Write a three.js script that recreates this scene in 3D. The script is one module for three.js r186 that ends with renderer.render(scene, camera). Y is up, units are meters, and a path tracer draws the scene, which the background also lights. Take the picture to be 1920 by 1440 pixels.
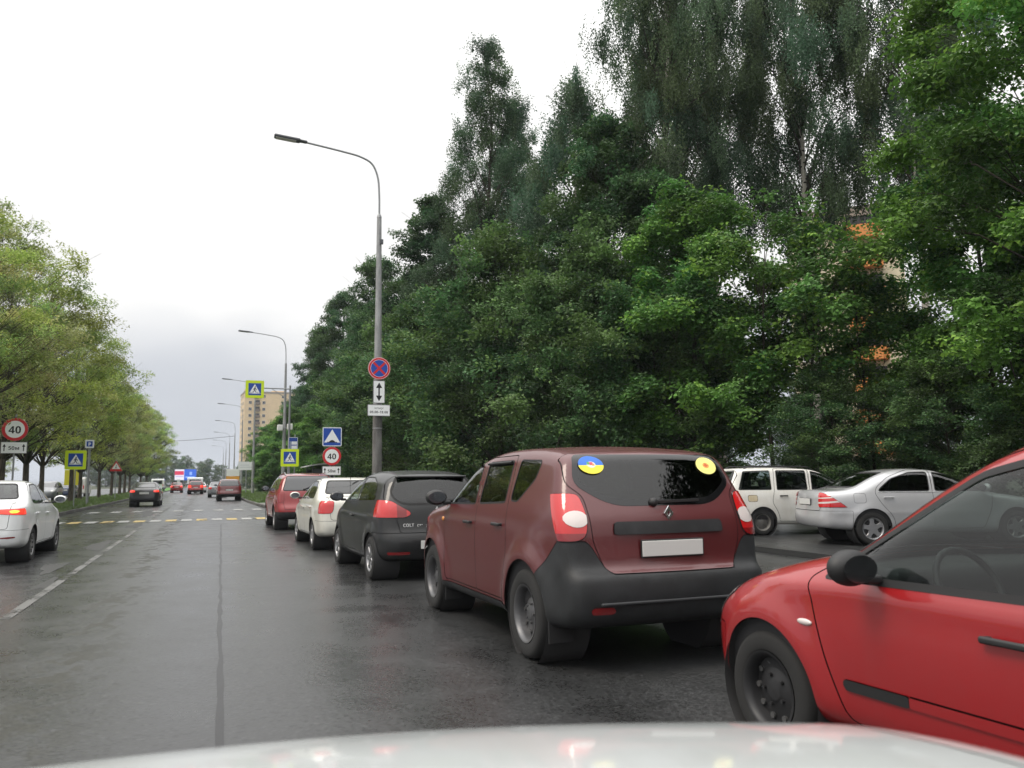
import * as THREE from 'three';
import { mergeGeometries } from 'three/addons/utils/BufferGeometryUtils.js';
import { RoundedBoxGeometry } from 'three/addons/geometries/RoundedBoxGeometry.js';
import { TextGeometry } from 'three/addons/geometries/TextGeometry.js';
import { FontLoader } from 'three/addons/loaders/FontLoader.js';

// ---------------------------------------------------------------- camera, sky, sun, exposure
const rad = THREE.MathUtils.degToRad;
const scene = new THREE.Scene();
const camera = new THREE.PerspectiveCamera(51.07, 4 / 3, 0.05, 4000);
camera.position.set(0, 1.38, 0);
camera.rotation.set(rad(6.78), rad(-20.75), rad(-0.6), 'YXZ');
camera.focus = 11;
camera.userData.fStop = 3.6;
scene.add(camera);

const renderer = new THREE.WebGLRenderer({ antialias: true });
renderer.toneMapping = THREE.LinearToneMapping;
renderer.toneMappingExposure = 1.4;
renderer.shadowMap.enabled = true;

let seedState = 12345;
function seed(n) { seedState = (n * 2654435761 + 97) >>> 0; }
function rnd() { seedState = (seedState + 0x6D2B79F5) >>> 0; let t = seedState; t = Math.imul(t ^ (t >>> 15), t | 1); t ^= t + Math.imul(t ^ (t >>> 7), t | 61); return ((t ^ (t >>> 14)) >>> 0) / 4294967296; }
const rr = (a, b) => a + (b - a) * rnd();
const clamp = (v, a, b) => v < a ? a : v > b ? b : v;
const lerp = (a, b, t) => a + (b - a) * t;
const sstep = (a, b, v) => { const t = clamp((v - a) / (b - a), 0, 1); return t * t * (3 - 2 * t); };

// tileable value noise on a lattice, and fbm on it
seed(7);
const NZ = 256, lattice = new Float32Array(NZ * NZ).map(() => rnd());
function vnoise(x, y, px = NZ, py = NZ) {
  const xi = Math.floor(x), yi = Math.floor(y), fx = x - xi, fy = y - yi;
  const u = fx * fx * (3 - 2 * fx), v = fy * fy * (3 - 2 * fy);
  const x0 = ((xi % px) + px) % px, x1 = (x0 + 1) % px, y0 = ((yi % py) + py) % py, y1 = (y0 + 1) % py;
  const a = lattice[(y0 & 255) * NZ + (x0 & 255)], b = lattice[(y0 & 255) * NZ + (x1 & 255)], c = lattice[(y1 & 255) * NZ + (x0 & 255)], d = lattice[(y1 & 255) * NZ + (x1 & 255)];
  return a + (b - a) * u + (c - a) * v + (a - b - c + d) * u * v;
}
function fbm(x, y, oct = 4, px = 16, py = 16) { let s = 0, a = 0.5, t = 0; for (let i = 0; i < oct; i++) { s += a * vnoise(x + 17.3 * i * 0, y, px, py); t += a; a *= 0.5; x *= 2; y *= 2; px *= 2; py *= 2; } return s / t; }

// overcast sky: a blown white deck, with a blue-grey bank of rain cloud low over the end of the road
{
  const w = 1024, h = 512, data = new Float32Array(w * h * 4);
  for (let j = 0; j < h; j++) for (let i = 0; i < w; i++) {
    const el = ((j + 0.5) / h - 0.5) * 180, az = (i + 0.5) / w;                 // bottom row is the nadir
    const n = fbm(az * 16, el * 0.10 + 40, 5, 16, 64), n2 = fbm(az * 32 + 5, el * 0.22 + 11, 4, 32, 64);
    const n3 = fbm(az * 64 + 3, el * 0.5 + 7, 4, 64, 64);
    const edge = 9.6 + (n - 0.5) * 9 + (n2 - 0.5) * 2.5;                            // top of the bank, degrees
    const bank = (1 - sstep(edge - 5.0, edge + 2.4, el + (n3 - 0.5) * 3.2)) * (0.92 + 0.3 * (n3 - 0.5));
    const deck = 0.745 + 0.06 * (n2 - 0.5) + 1.45 * sstep(16, 80, el);       // an overcast deck is brightest overhead
    let r = deck * 1.0, g = deck * 0.995, b = deck * 0.985;
    const lo = 0.43 + 0.05 * sstep(3, 0, el) + (n - 0.5) * 0.10;
    r = lerp(r, lo * 0.93, bank); g = lerp(g, lo * 0.985, bank); b = lerp(b, lo * 1.09, bank);
    if (el < 0) { r = g = b = 0.12; }
    const k = (j * w + i) * 4; data[k] = r; data[k + 1] = g; data[k + 2] = b; data[k + 3] = 1;
  }
  const sky = new THREE.DataTexture(data, w, h, THREE.RGBAFormat, THREE.FloatType);
  sky.mapping = THREE.EquirectangularReflectionMapping; sky.magFilter = THREE.LinearFilter; sky.minFilter = THREE.LinearFilter; sky.needsUpdate = true;
  scene.background = sky; scene.environment = sky;
}
const sun = new THREE.DirectionalLight(0xfff3e2, 1.2);
sun.position.set(-60, 90, -25); sun.target.position.set(4, 0, -30); scene.add(sun, sun.target);
sun.castShadow = true; sun.shadow.radius = 40; sun.shadow.mapSize.set(2048, 2048);
Object.assign(sun.shadow.camera, { left: -90, right: 90, top: 90, bottom: -90, near: 1, far: 400 });
scene.fog = new THREE.FogExp2(0xd5dce4, 0.00028);

// ---------------------------------------------------------------- helpers
const used = {};
function numbered(n) { used[n] = (used[n] || 0) + 1; return used[n] === 1 ? n : `${n}_${String(used[n] - 1).padStart(3, '0')}`; }
function shade(o) { o.traverse(c => { if (c.isMesh) { c.castShadow = true; c.receiveShadow = true; } }); return o; }
function thing(name, label, category, pos = [0, 0, 0], turn = 0, group) {
  const o = new THREE.Group(); o.name = numbered(name); o.position.set(...pos); o.rotation.y = turn;
  o.userData = { label, category }; if (group) o.userData.group = group; scene.add(o); return o;
}
function part(name, geo, mat, parent) { const m = new THREE.Mesh(geo, mat); m.name = name; m.castShadow = m.receiveShadow = true; parent.add(m); return m; }
function struct(name, geo, mat, label) { const m = new THREE.Mesh(geo, mat); m.name = numbered(name); m.castShadow = m.receiveShadow = true; m.userData = { kind: 'structure' }; if (label) m.userData.label = label; scene.add(m); return m; }
function lone(name, geo, mat, label, category, group) { const m = new THREE.Mesh(geo, mat); m.name = numbered(name); m.castShadow = m.receiveShadow = true; m.userData = { label, category }; if (group) m.userData.group = group; scene.add(m); return m; }
const lin = (r, g, b) => new THREE.Color().setRGB(r, g, b);
const std = (color, roughness = 0.6, metalness = 0, extra = {}) => new THREE.MeshStandardMaterial({ color: color.isColor ? color : new THREE.Color(color), roughness, metalness, side: THREE.DoubleSide, ...extra });
const phys = (color, o = {}) => new THREE.MeshPhysicalMaterial({ color: color.isColor ? color : new THREE.Color(color), side: THREE.DoubleSide, ...o });
const box = (w, h, d, x = 0, y = 0, z = 0) => new THREE.BoxGeometry(w, h, d).translate(x, y, z);
const rbox = (w, h, d, r, x = 0, y = 0, z = 0, s = 2) => new RoundedBoxGeometry(w, h, d, s, Math.min(r, w / 2.01, h / 2.01, d / 2.01)).translate(x, y, z);
const cyl = (r0, r1, h, n = 16, x = 0, y = 0, z = 0) => new THREE.CylinderGeometry(r1, r0, h, n).translate(x, y + h / 2, z);
const V = (x, y, z) => new THREE.Vector3(x, y, z);
function merge(list) { return mergeGeometries(list.map(g => { const q = g.index ? g.toNonIndexed() : g; for (const k of Object.keys(q.attributes)) if (!['position', 'normal', 'uv'].includes(k)) q.deleteAttribute(k); if (!q.attributes.uv) q.setAttribute('uv', new THREE.BufferAttribute(new Float32Array(q.attributes.position.count * 2), 2)); q.morphAttributes = {}; return q; })); }
// tapered tube through points with radii
function limb(pts, radii, n = 7) {
  const P = [], N = [], U = [], I = []; let up = V(0.3, 0.1, 1).normalize();
  for (let i = 0; i < pts.length; i++) {
    const t = (i < pts.length - 1 ? pts[i + 1].clone().sub(pts[i]) : pts[i].clone().sub(pts[i - 1])).normalize();
    const a = new THREE.Vector3().crossVectors(t, up).normalize(), b = new THREE.Vector3().crossVectors(t, a).normalize(); up = b.clone().negate();
    for (let j = 0; j <= n; j++) { const q = j / n * Math.PI * 2, c = Math.cos(q), s = Math.sin(q); const d = V(a.x * c + b.x * s, a.y * c + b.y * s, a.z * c + b.z * s); P.push(pts[i].x + d.x * radii[i], pts[i].y + d.y * radii[i], pts[i].z + d.z * radii[i]); N.push(d.x, d.y, d.z); U.push(j / n, i * 0.6); }
  }
  for (let i = 0; i < pts.length - 1; i++) for (let j = 0; j < n; j++) { const a = i * (n + 1) + j, b = a + n + 1; I.push(a, a + 1, b, b, a + 1, b + 1); }
  const g = new THREE.BufferGeometry(); g.setAttribute('position', new THREE.Float32BufferAttribute(P, 3)); g.setAttribute('normal', new THREE.Float32BufferAttribute(N, 3)); g.setAttribute('uv', new THREE.Float32BufferAttribute(U, 2)); g.setIndex(I); return g;
}
function dataTex(w, h, fn, srgb = false) {
  const d = new Uint8Array(w * h * 4);
  for (let j = 0; j < h; j++) for (let i = 0; i < w; i++) { const c = fn(i, j), k = (j * w + i) * 4; d[k] = clamp(c[0], 0, 255); d[k + 1] = clamp(c[1], 0, 255); d[k + 2] = clamp(c[2], 0, 255); d[k + 3] = 255; }
  const t = new THREE.DataTexture(d, w, h); t.wrapS = t.wrapT = THREE.RepeatWrapping; t.magFilter = THREE.LinearFilter; t.minFilter = THREE.LinearMipmapLinearFilter; t.generateMipmaps = true; if (srgb) t.colorSpace = THREE.SRGBColorSpace; t.needsUpdate = true; return t;
}
const g8 = v => [v, v, v];
// ---------------------------------------------------------------- ground, road, verges
// sheet with uv in metres (u across from x0, v along), divided along
function sheet(x0, x1, z0, z1, y, su = 1, sv = 1) {
  const g = new THREE.BufferGeometry();
  g.setAttribute('position', new THREE.Float32BufferAttribute([x0, y, z0, x1, y, z0, x1, y, z1, x0, y, z1], 3));
  g.setAttribute('normal', new THREE.Float32BufferAttribute([0, 1, 0, 0, 1, 0, 0, 1, 0, 0, 1, 0], 3));
  g.setAttribute('uv', new THREE.Float32BufferAttribute([x0 * su, -z0 * sv, x1 * su, -z0 * sv, x1 * su, -z1 * sv, x0 * su, -z1 * sv], 2));
  g.setIndex([0, 3, 1, 1, 3, 2]); return g;
}
function polySheet(pts, y, su = 1, sv = 1) {           // pts [x, z]
  const sh = new THREE.Shape(pts.map(p => new THREE.Vector2(p[0], -p[1]))), g = new THREE.ShapeGeometry(sh, 6).rotateX(-Math.PI / 2).translate(0, y, 0);
  const p = g.attributes.position, uv = g.attributes.uv; for (let i = 0; i < p.count; i++) uv.setXY(i, p.getX(i) * su, -p.getZ(i) * sv); return g;
}
const TAU = Math.PI * 2;
// asphalt: 24 m across (x -8 .. 16), 24 m along
const RW = 24, RN = 2048;
const roadNoise = (i, j, f, o = 3) => fbm(i / RN * f, j / RN * f, o, f, f);
const roadBig = new Float32Array(512 * 512), roadMid = new Float32Array(512 * 512);
for (let j = 0; j < 512; j++) for (let i = 0; i < 512; i++) { roadBig[j * 512 + i] = fbm(i / 512 * 24, j / 512 * 4, 4, 24, 4); roadMid[j * 512 + i] = fbm(i / 512 * 64, j / 512 * 64, 3, 64, 64); }
const samp = (a, i, j) => { const x = i / 4, y = j / 4, x0 = x | 0, y0 = y | 0, fx = x - x0, fy = y - y0, x1 = (x0 + 1) & 511, y1 = (y0 + 1) & 511; return lerp(lerp(a[y0 * 512 + x0], a[y0 * 512 + x1], fx), lerp(a[y1 * 512 + x0], a[y1 * 512 + x1], fx), fy); };
seed(3);
const grain = new Float32Array(RN * RN); for (let i = 0; i < RN * RN; i++) grain[i] = rnd();
function crumble(X, i, j) { const c = X + 0.95 + (samp(roadBig, i, j) - 0.5) * 0.5, w = Math.exp(-c * c / 0.11); return w * sstep(0.46, 0.62, 0.5 * samp(roadMid, (i * 2.0) % RN, (j * 1.0) % RN) + 0.5 * samp(roadMid, (i * 5.0) % RN, (j * 3.0) % RN)); }   // ravelled strip of lost binder
const roadColor = dataTex(RN, RN, (i, j) => {
  const X = i / RN * RW - 8, b = samp(roadBig, i, j), m = samp(roadMid, i, j), g = grain[j * RN + i], g2 = grain[(j >> 1) * RN + (i >> 1)];
  let v = 48 + (b - 0.5) * 24 + (m - 0.5) * 18 + (g - 0.5) * 20 + (g2 > 0.95 ? 9 : 0) - (g2 < 0.06 ? 12 : 0);
  const c = crumble(X, i, j); v = lerp(v, 34 + (g - 0.5) * 40, c * 0.5);
  return [v * 0.985, v, v * 1.01 - c * 8];
}, true);
const roadRough = dataTex(RN, RN, (i, j) => { const X = i / RN * RW - 8, b = samp(roadBig, i, j), m = samp(roadMid, i, j), g = grain[j * RN + i]; const c = crumble(X, i, j); return g8(80 + (b - 0.5) * 60 + (m - 0.5) * 34 + (g - 0.5) * 26 + c * 60); });
const roadBump = dataTex(RN, RN, (i, j) => { const X = i / RN * RW - 8, g = grain[(j >> 1) * RN + (i >> 1)], h = grain[j * RN + i]; const c = crumble(X, i, j), m = samp(roadMid, i, j); return g8(150 + (g - 0.5) * 60 + (h - 0.5) * 40 + (m - 0.5) * 30 - c * 90); });
for (const t of [roadColor, roadRough, roadBump]) { t.repeat.set(1 / RW, 1 / RW); t.offset.set(8 / RW, 0); }
const asphalt = new THREE.MeshStandardMaterial({ map: roadColor, roughnessMap: roadRough, bumpMap: roadBump, bumpScale: 0.003, roughness: 1, metalness: 0 });

const soilTex = dataTex(512, 512, (i, j) => { const n = fbm(i / 512 * 12, j / 512 * 12, 5, 12, 12), g = grain[j * RN + i]; const m = sstep(0.42, 0.62, n); return [lerp(62, 48, m) + (g - 0.5) * 30, lerp(56, 70, m) + (g - 0.5) * 30, lerp(44, 34, m) + (g - 0.5) * 20]; }, true); soilTex.repeat.set(0.2, 0.2);
const grassTex = dataTex(512, 512, (i, j) => { const n = fbm(i / 512 * 16, j / 512 * 16, 5, 16, 16), g = grain[j * RN + i + 700]; return [70 + (n - 0.5) * 50 + (g - 0.5) * 34, 118 + (n - 0.5) * 56 + (g - 0.5) * 40, 38 + (n - 0.5) * 20 + (g - 0.5) * 18]; }, true); grassTex.repeat.set(0.4, 0.4);
const soilMat = std(0xffffff, 0.95, 0, { map: soilTex }), grassMat = std(0xffffff, 0.95, 0, { map: grassTex });
const paveTex = dataTex(512, 512, (i, j) => { const n = fbm(i / 512 * 8, j / 512 * 8, 5, 8, 8), g = grain[j * RN + i + 900]; const v = 128 + (n - 0.5) * 40 + (g - 0.5) * 26; return [v, v * 0.985, v * 0.96]; }, true); paveTex.repeat.set(0.3, 0.3);
const paveMat = std(0xffffff, 0.85, 0, { map: paveTex });
const kerbTex = dataTex(256, 256, (i, j) => { const n = fbm(i / 256 * 8, j / 256 * 8, 5, 8, 8), g = grain[j * RN + i + 1300]; const v = 104 + (n - 0.5) * 60 + (g - 0.5) * 30; return [v, v * 0.99, v * 0.97]; }, true); kerbTex.repeat.set(1, 1);
const kerbMat = [0, 1, 2].map(k => std(lin(0.85 - k * 0.13, 0.85 - k * 0.13, 0.83 - k * 0.13), 0.9, 0, { map: kerbTex }));

struct('ground', sheet(-600, 600, -820, 60, -0.06), soilMat, 'flat ground reaching to the horizon');
struct('parking_apron', box(6.9, 0.1, 44, 13.05, 0.051, 1.5), asphalt, 'raised worn parking apron under the two light cars');
struct('road', sheet(-5.95, 16.5, -700, 40, 0), asphalt, 'damp grey asphalt road and roadside parking apron');
struct('service_road', sheet(-27, -9.6, -260, 40, -0.02), asphalt, 'asphalt parking road behind the left tree row');
struct('grass_verge', sheet(-9.6, -6.1, -260, 40, 0.1, 1, 1), grassMat, 'grass strip under the left tree row');
struct('grass_verge', polySheet([[4.35, -24], [3.0, -46.5], [2.75, -60], [2.75, -420], [40, -420], [60, 40], [16.6, 40], [16.6, -21], [12, -22.5], [5.2, -23.2]], 0.1), soilMat, 'bare soil and weeds under the right-hand trees');
struct('pavement', polySheet([[4.35, -26], [3.05, -46.5], [2.95, -52], [6.2, -52], [7.2, -24.2], [5.2, -24]], 0.115), paveMat, 'pale pavement beside the crossing on the right');
struct('grass_verge', polySheet([[2.95, -54], [2.9, -140], [6.4, -140], [6.2, -54]], 0.115), grassMat, 'roadside lawn past the crossing on the right');

// kerb stones, one by one near by
function kerbRow(name, path, len, w, h, label, max) {
  const root = new THREE.Group(); root.name = numbered(name); root.userData = { kind: 'structure', label }; scene.add(root);
  const geos = [0, 1, 2].map(k => rbox(w + (k - 1) * 0.006, h + (k - 1) * 0.008, len - 0.014, 0.02, 0, h / 2, 0, 1)), rest = []; let n = 0; seed(91 + path.length);
  for (let s = 0; s < path.length - 1; s++) {
    const a = path[s], b = path[s + 1], L = Math.hypot(b[0] - a[0], b[1] - a[1]), ang = Math.atan2(b[0] - a[0], b[1] - a[1]), cnt = Math.max(1, Math.round(L / len));
    for (let i = 0; i < cnt; i++) {
      const t = (i + 0.5) / cnt, k = Math.floor(rnd() * 3), g = geos[k];
      const x = lerp(a[0], b[0], t) + rr(-0.006, 0.006), z = lerp(a[1], b[1], t);
      if (n++ < max) { const m = part('kerb_stone', g, kerbMat[Math.floor(rnd() * 3)], root); m.position.set(x, -0.02 + rr(-0.006, 0.006), z); m.rotation.y = ang + rr(-0.008, 0.008); }
      else rest.push(g.clone().rotateY(ang).translate(x, -0.02, z));
    }
  }
  if (rest.length) { const m = part('kerb_run', merge(rest), kerbMat[1], root); m.userData.kind = 'stuff'; }
}
kerbRow('kerb', [[-6.02, -14], [-6.02, -90], [-6.02, -250]], 1.0, 0.17, 0.17, 'weathered kerb along the left verge', 110);
kerbRow('kerb', [[4.3, -24], [3.0, -46.5], [2.75, -60], [2.75, -220]], 1.0, 0.17, 0.16, 'weathered kerb along the right of the road', 90);

// markings: thin worn paint
const paintTexA = dataTex(256, 256, (i, j) => { const n = fbm(i / 256 * 8, j / 256 * 8, 5, 8, 8), g = grain[j * RN + i + 77]; return g8(sstep(0.22, 0.40, n + (g - 0.5) * 0.35) * 255); });
paintTexA.repeat.set(0.31, 0.23);
const whitePaint = new THREE.MeshStandardMaterial({ color: lin(0.33, 0.33, 0.32), roughness: 0.6, alphaMap: paintTexA, alphaTest: 0.2, side: THREE.DoubleSide });
const yellowPaint = new THREE.MeshStandardMaterial({ color: lin(0.48, 0.36, 0.14), roughness: 0.6, alphaMap: paintTexA, alphaTest: 0.4, side: THREE.DoubleSide });
{
  const lanePaint = whitePaint.clone(); lanePaint.color = lin(0.115, 0.115, 0.11); lanePaint.alphaTest = 0.62;
  const lane = struct('lane_line', polySheet([[-1.96, -9.4], [-1.85, -9.4], [-1.85, -29], [-1.96, -29]], 0.006), lanePaint, 'worn white lane line');
  const lane2 = struct('lane_line', polySheet([[-2.0, -31.2], [-1.86, -31.2], [-1.86, -52], [-2.0, -52]], 0.006), lanePaint, 'worn white lane line past the crossing');
  for (let i = 0; i < 9; i++) struct('lane_dash', sheet(-1.99, -1.86, -60 - i * 12, -56.5 - i * 12, 0.006), lanePaint, 'short white lane dash');
  // two rows of crossing bars, alternately yellow and white, then white
  for (let i = 0; i < 18; i++) { const x = -5.6 + i * 0.53; struct('crossing_bar', sheet(x, x + 0.37, -33.4, -31.9, 0.010), i % 2 ? whitePaint : yellowPaint, i % 2 ? 'white crossing bar' : 'yellow crossing bar'); }
  for (let i = 0; i < 9; i++) { const x = -5.2 + i * 0.93; struct('crossing_bar', sheet(x, x + 0.45, -44.6, -42.6, 0.010), whitePaint, 'white bar of the far row of the crossing'); }
}
// tar joint, dark repair patches beside the lane line
const tar = std(lin(0.017, 0.017, 0.018), 0.42), patchMat = std(lin(0.022, 0.022, 0.021), 0.5, 0, { bumpMap: roadBump, bumpScale: 0.004 });
{
  seed(21); const P = []; for (let i = 0; i <= 60; i++) P.push([0.09 + i * 0.0068 + rr(-0.010, 0.010), -3.6 - i * 0.42]);
  const wds = P.map(() => rr(0.012, 0.028)); struct('tar_joint', polySheet([...P.map((p, i) => [p[0] - wds[i], p[1]]), ...P.map((p, i) => [p[0] + wds[i], p[1]]).reverse()], 0.004), tar, 'tar-filled joint running along the lane');
  for (const [cx, cz, w, l] of [[-2.42, -42, 0.40, 7.5], [-2.15, -29.5, 0.22, 3.4], [-2.22, -20.5, 0.2, 3.2], [-2.35, -15.5, 0.16, 1.8], [-2.05, -13, 0.1, 1.5]]) {
    const pts = []; for (let i = 0; i < 30; i++) { const a = i / 30 * TAU, q = 1 + 0.28 * Math.sin(a * 3 + cx * 9) + rr(-0.16, 0.16); pts.push([cx + Math.cos(a) * w * q, cz + Math.sin(a) * l * q * 0.5]); }
    struct('asphalt_patch', polySheet(pts, 0.003), patchMat, 'dark sunken asphalt patch beside the lane line');
  }
}
// ---------------------------------------------------------------- vehicles: an implicit body, meshed and then cut into panels
function roundPoly(pts, r0 = 0.05, n = 5) {           // corners rounded by quadratic arcs; a point may carry its own radius
  const out = [], L = pts.length;
  for (let i = 0; i < L; i++) {
    const p = pts[i], a = pts[(i + L - 1) % L], b = pts[(i + 1) % L], r = p[2] ?? r0;
    const la = Math.hypot(a[0] - p[0], a[1] - p[1]), lb = Math.hypot(b[0] - p[0], b[1] - p[1]), ra = Math.min(r, la / 2), rb = Math.min(r, lb / 2);
    if (ra < 1e-4) { out.push([p[0], p[1]]); continue; }
    const A = [p[0] + (a[0] - p[0]) * ra / la, p[1] + (a[1] - p[1]) * ra / la], B = [p[0] + (b[0] - p[0]) * rb / lb, p[1] + (b[1] - p[1]) * rb / lb];
    for (let k = 0; k <= n; k++) { const t = k / n, u = 1 - t; out.push([A[0] * u * u + p[0] * 2 * u * t + B[0] * t * t, A[1] * u * u + p[1] * 2 * u * t + B[1] * t * t]); }
  }
  return out;
}
function sdPoly(pts) {
  const n = pts.length, X = Float64Array.from(pts, p => p[0]), Y = Float64Array.from(pts, p => p[1]);
  return (x, y) => {
    let d = 1e9, s = 1;
    for (let i = 0, j = n - 1; i < n; j = i++) {
      const ex = X[j] - X[i], ey = Y[j] - Y[i], wx = x - X[i], wy = y - Y[i];
      let t = (wx * ex + wy * ey) / (ex * ex + ey * ey + 1e-12); t = t < 0 ? 0 : t > 1 ? 1 : t;
      const bx = wx - ex * t, by = wy - ey * t, q = bx * bx + by * by; if (q < d) d = q;
      const c1 = y >= Y[i], c2 = y < Y[j], c3 = ex * wy > ey * wx; if ((c1 && c2 && c3) || (!c1 && !c2 && !c3)) s = -s;
    }
    return s * Math.sqrt(d);
  };
}
function spline(tab) {                                // smooth curve through [t, v] points
  const n = tab.length, m = tab.map((p, i) => i === 0 ? (tab[1][1] - p[1]) / (tab[1][0] - p[0]) : i === n - 1 ? (p[1] - tab[i - 1][1]) / (p[0] - tab[i - 1][0]) : (tab[i + 1][1] - tab[i - 1][1]) / (tab[i + 1][0] - tab[i - 1][0]));
  return t => {
    if (t <= tab[0][0]) return tab[0][1]; if (t >= tab[n - 1][0]) return tab[n - 1][1];
    let i = 0; while (t > tab[i + 1][0]) i++; const h = tab[i + 1][0] - tab[i][0], u = (t - tab[i][0]) / h, u2 = u * u, u3 = u2 * u;
    return (2 * u3 - 3 * u2 + 1) * tab[i][1] + (u3 - 2 * u2 + u) * h * m[i] + (3 * u2 - 2 * u3) * tab[i + 1][1] + (u3 - u2) * h * m[i + 1];
  };
}
const smax = (a, b, k) => { const h = Math.max(k - Math.abs(a - b), 0) / k; return Math.max(a, b) + h * h * k * 0.25; };
const smin = (a, b, k) => -smax(-a, -b, k);
// surface nets over a box, pulled onto the surface; triangle soup {p, n}
function netMesh(f, lo, hi, c, mirror) {
  if (mirror) { const k = Math.ceil(hi[0] / c); lo = [-k * c, lo[1], lo[2]]; hi = [k * c, hi[1], hi[2]]; }
  const nx = Math.round((hi[0] - lo[0]) / c) + 1, ny = Math.ceil((hi[1] - lo[1]) / c) + 1, nz = Math.ceil((hi[2] - lo[2]) / c) + 1;
  const v = new Float32Array(nx * ny * nz), id = (i, j, k) => (k * ny + j) * nx + i;
  const half = mirror ? (nx - 1) / 2 : 0;
  for (let k = 0; k < nz; k++) for (let j = 0; j < ny; j++) for (let i = half; i < nx; i++) { const q = f(lo[0] + i * c, lo[1] + j * c, lo[2] + k * c); v[id(i, j, k)] = q; if (mirror) v[id(nx - 1 - i, j, k)] = q; }
  const idx = new Int32Array(nx * ny * nz).fill(-1), P = [];
  for (let k = 0; k < nz - 1; k++) for (let j = 0; j < ny - 1; j++) for (let i = 0; i < nx - 1; i++) {
    let m = 0, sx = 0, sy = 0, sz = 0, cnt = 0; const q = [];
    for (let e = 0; e < 8; e++) { const t = v[id(i + (e & 1), j + (e >> 1 & 1), k + (e >> 2))]; q.push(t); if (t < 0) m |= 1 << e; }
    if (m === 0 || m === 255) continue;
    for (let e = 0; e < 8; e++) for (const b of [1, 2, 4]) { const g = e ^ b; if (g > e && (q[e] < 0) !== (q[g] < 0)) { const t = q[e] / (q[e] - q[g]); sx += (e & 1) + (b === 1 ? t : 0); sy += (e >> 1 & 1) + (b === 2 ? t : 0); sz += (e >> 2) + (b === 4 ? t : 0); cnt++; } }
    idx[id(i, j, k)] = P.length / 3; P.push(lo[0] + (i + sx / cnt) * c, lo[1] + (j + sy / cnt) * c, lo[2] + (k + sz / cnt) * c);
  }
  const nv = P.length / 3, N = new Float32Array(nv * 3), h = c * 0.15;
  for (let it = 0; it < 3; it++) for (let a = 0; a < nv; a++) {
    const x = P[a * 3], y = P[a * 3 + 1], z = P[a * 3 + 2], d = f(x, y, z);
    let gx = f(x + h, y, z) - d, gy = f(x, y + h, z) - d, gz = f(x, y, z + h) - d; const l = Math.hypot(gx, gy, gz) || 1; gx /= l; gy /= l; gz /= l;
    if (it < 2) { const s = clamp(d * h / l, -c, c) ; P[a * 3] -= gx * s; P[a * 3 + 1] -= gy * s; P[a * 3 + 2] -= gz * s; } else { N[a * 3] = gx; N[a * 3 + 1] = gy; N[a * 3 + 2] = gz; }
  }
  const T = [];
  for (let k = 1; k < nz - 1; k++) for (let j = 1; j < ny - 1; j++) for (let i = 1; i < nx - 1; i++) {
    const s = v[id(i, j, k)] < 0;
    const quad = (a, b, c2, d, flip) => { if (a < 0 || b < 0 || c2 < 0 || d < 0) return; if (flip) T.push(a, d, b, b, d, c2); else T.push(a, b, d, b, c2, d); };
    if (s !== (v[id(i + 1, j, k)] < 0)) quad(idx[id(i, j - 1, k - 1)], idx[id(i, j, k - 1)], idx[id(i, j, k)], idx[id(i, j - 1, k)], !s);
    if (s !== (v[id(i, j + 1, k)] < 0)) quad(idx[id(i - 1, j, k - 1)], idx[id(i - 1, j, k)], idx[id(i, j, k)], idx[id(i, j, k - 1)], !s);
    if (s !== (v[id(i, j, k + 1)] < 0)) quad(idx[id(i - 1, j - 1, k)], idx[id(i, j - 1, k)], idx[id(i, j, k)], idx[id(i - 1, j, k)], !s);
  }
  for (let pass = 0; pass < 3; pass++) {                // even out the normals
    const S = new Float32Array(nv * 3);
    for (let t = 0; t < T.length; t += 3) for (let a = 0; a < 3; a++) for (let b = 0; b < 3; b++) for (let q = 0; q < 3; q++) S[T[t + a] * 3 + q] += N[T[t + b] * 3 + q];
    for (let a = 0; a < nv; a++) { const l = Math.hypot(S[a * 3], S[a * 3 + 1], S[a * 3 + 2]) || 1; N[a * 3] = S[a * 3] / l; N[a * 3 + 1] = S[a * 3 + 1] / l; N[a * 3 + 2] = S[a * 3 + 2] / l; }
  }
  const soup = new Array(T.length / 3);
  for (let t = 0; t < T.length; t += 3) { const q = new Float32Array(18); for (let a = 0; a < 3; a++) { const u = T[t + a] * 3; q.set([P[u], P[u + 1], P[u + 2], N[u], N[u + 1], N[u + 2]], a * 6); } soup[t / 3] = q; }
  return soup;
}
// split a soup by a function of position: [inside (f < 0), outside]
function split(soup, f) {
  const A = [], B = [];
  for (const t of soup) {
    const d = [f(t[0], t[1], t[2]), f(t[6], t[7], t[8]), f(t[12], t[13], t[14])], s = (d[0] < 0) + (d[1] < 0) + (d[2] < 0);
    if (s === 3) { A.push(t); continue; } if (s === 0) { B.push(t); continue; }
    let o = 0; const lone = s === 1; while ((d[o] < 0) !== lone) o++;          // the odd vertex out
    const p = (o + 1) % 3, q = (o + 2) % 3, mix = (a, b) => { const u = d[a] / (d[a] - d[b]), r = new Float32Array(6); for (let k = 0; k < 6; k++) r[k] = t[a * 6 + k] + (t[b * 6 + k] - t[a * 6 + k]) * u; return r; };
    const m = mix(o, p), n = mix(o, q), vo = t.subarray(o * 6, o * 6 + 6), vp = t.subarray(p * 6, p * 6 + 6), vq = t.subarray(q * 6, q * 6 + 6);
    const tri = (a, b, c) => { const r = new Float32Array(18); r.set(a, 0); r.set(b, 6); r.set(c, 12); return r; };
    (lone ? A : B).push(tri(vo, m, n)); (lone ? B : A).push(tri(m, vp, vq), tri(m, vq, n));
  }
  return [A, B];
}
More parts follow.
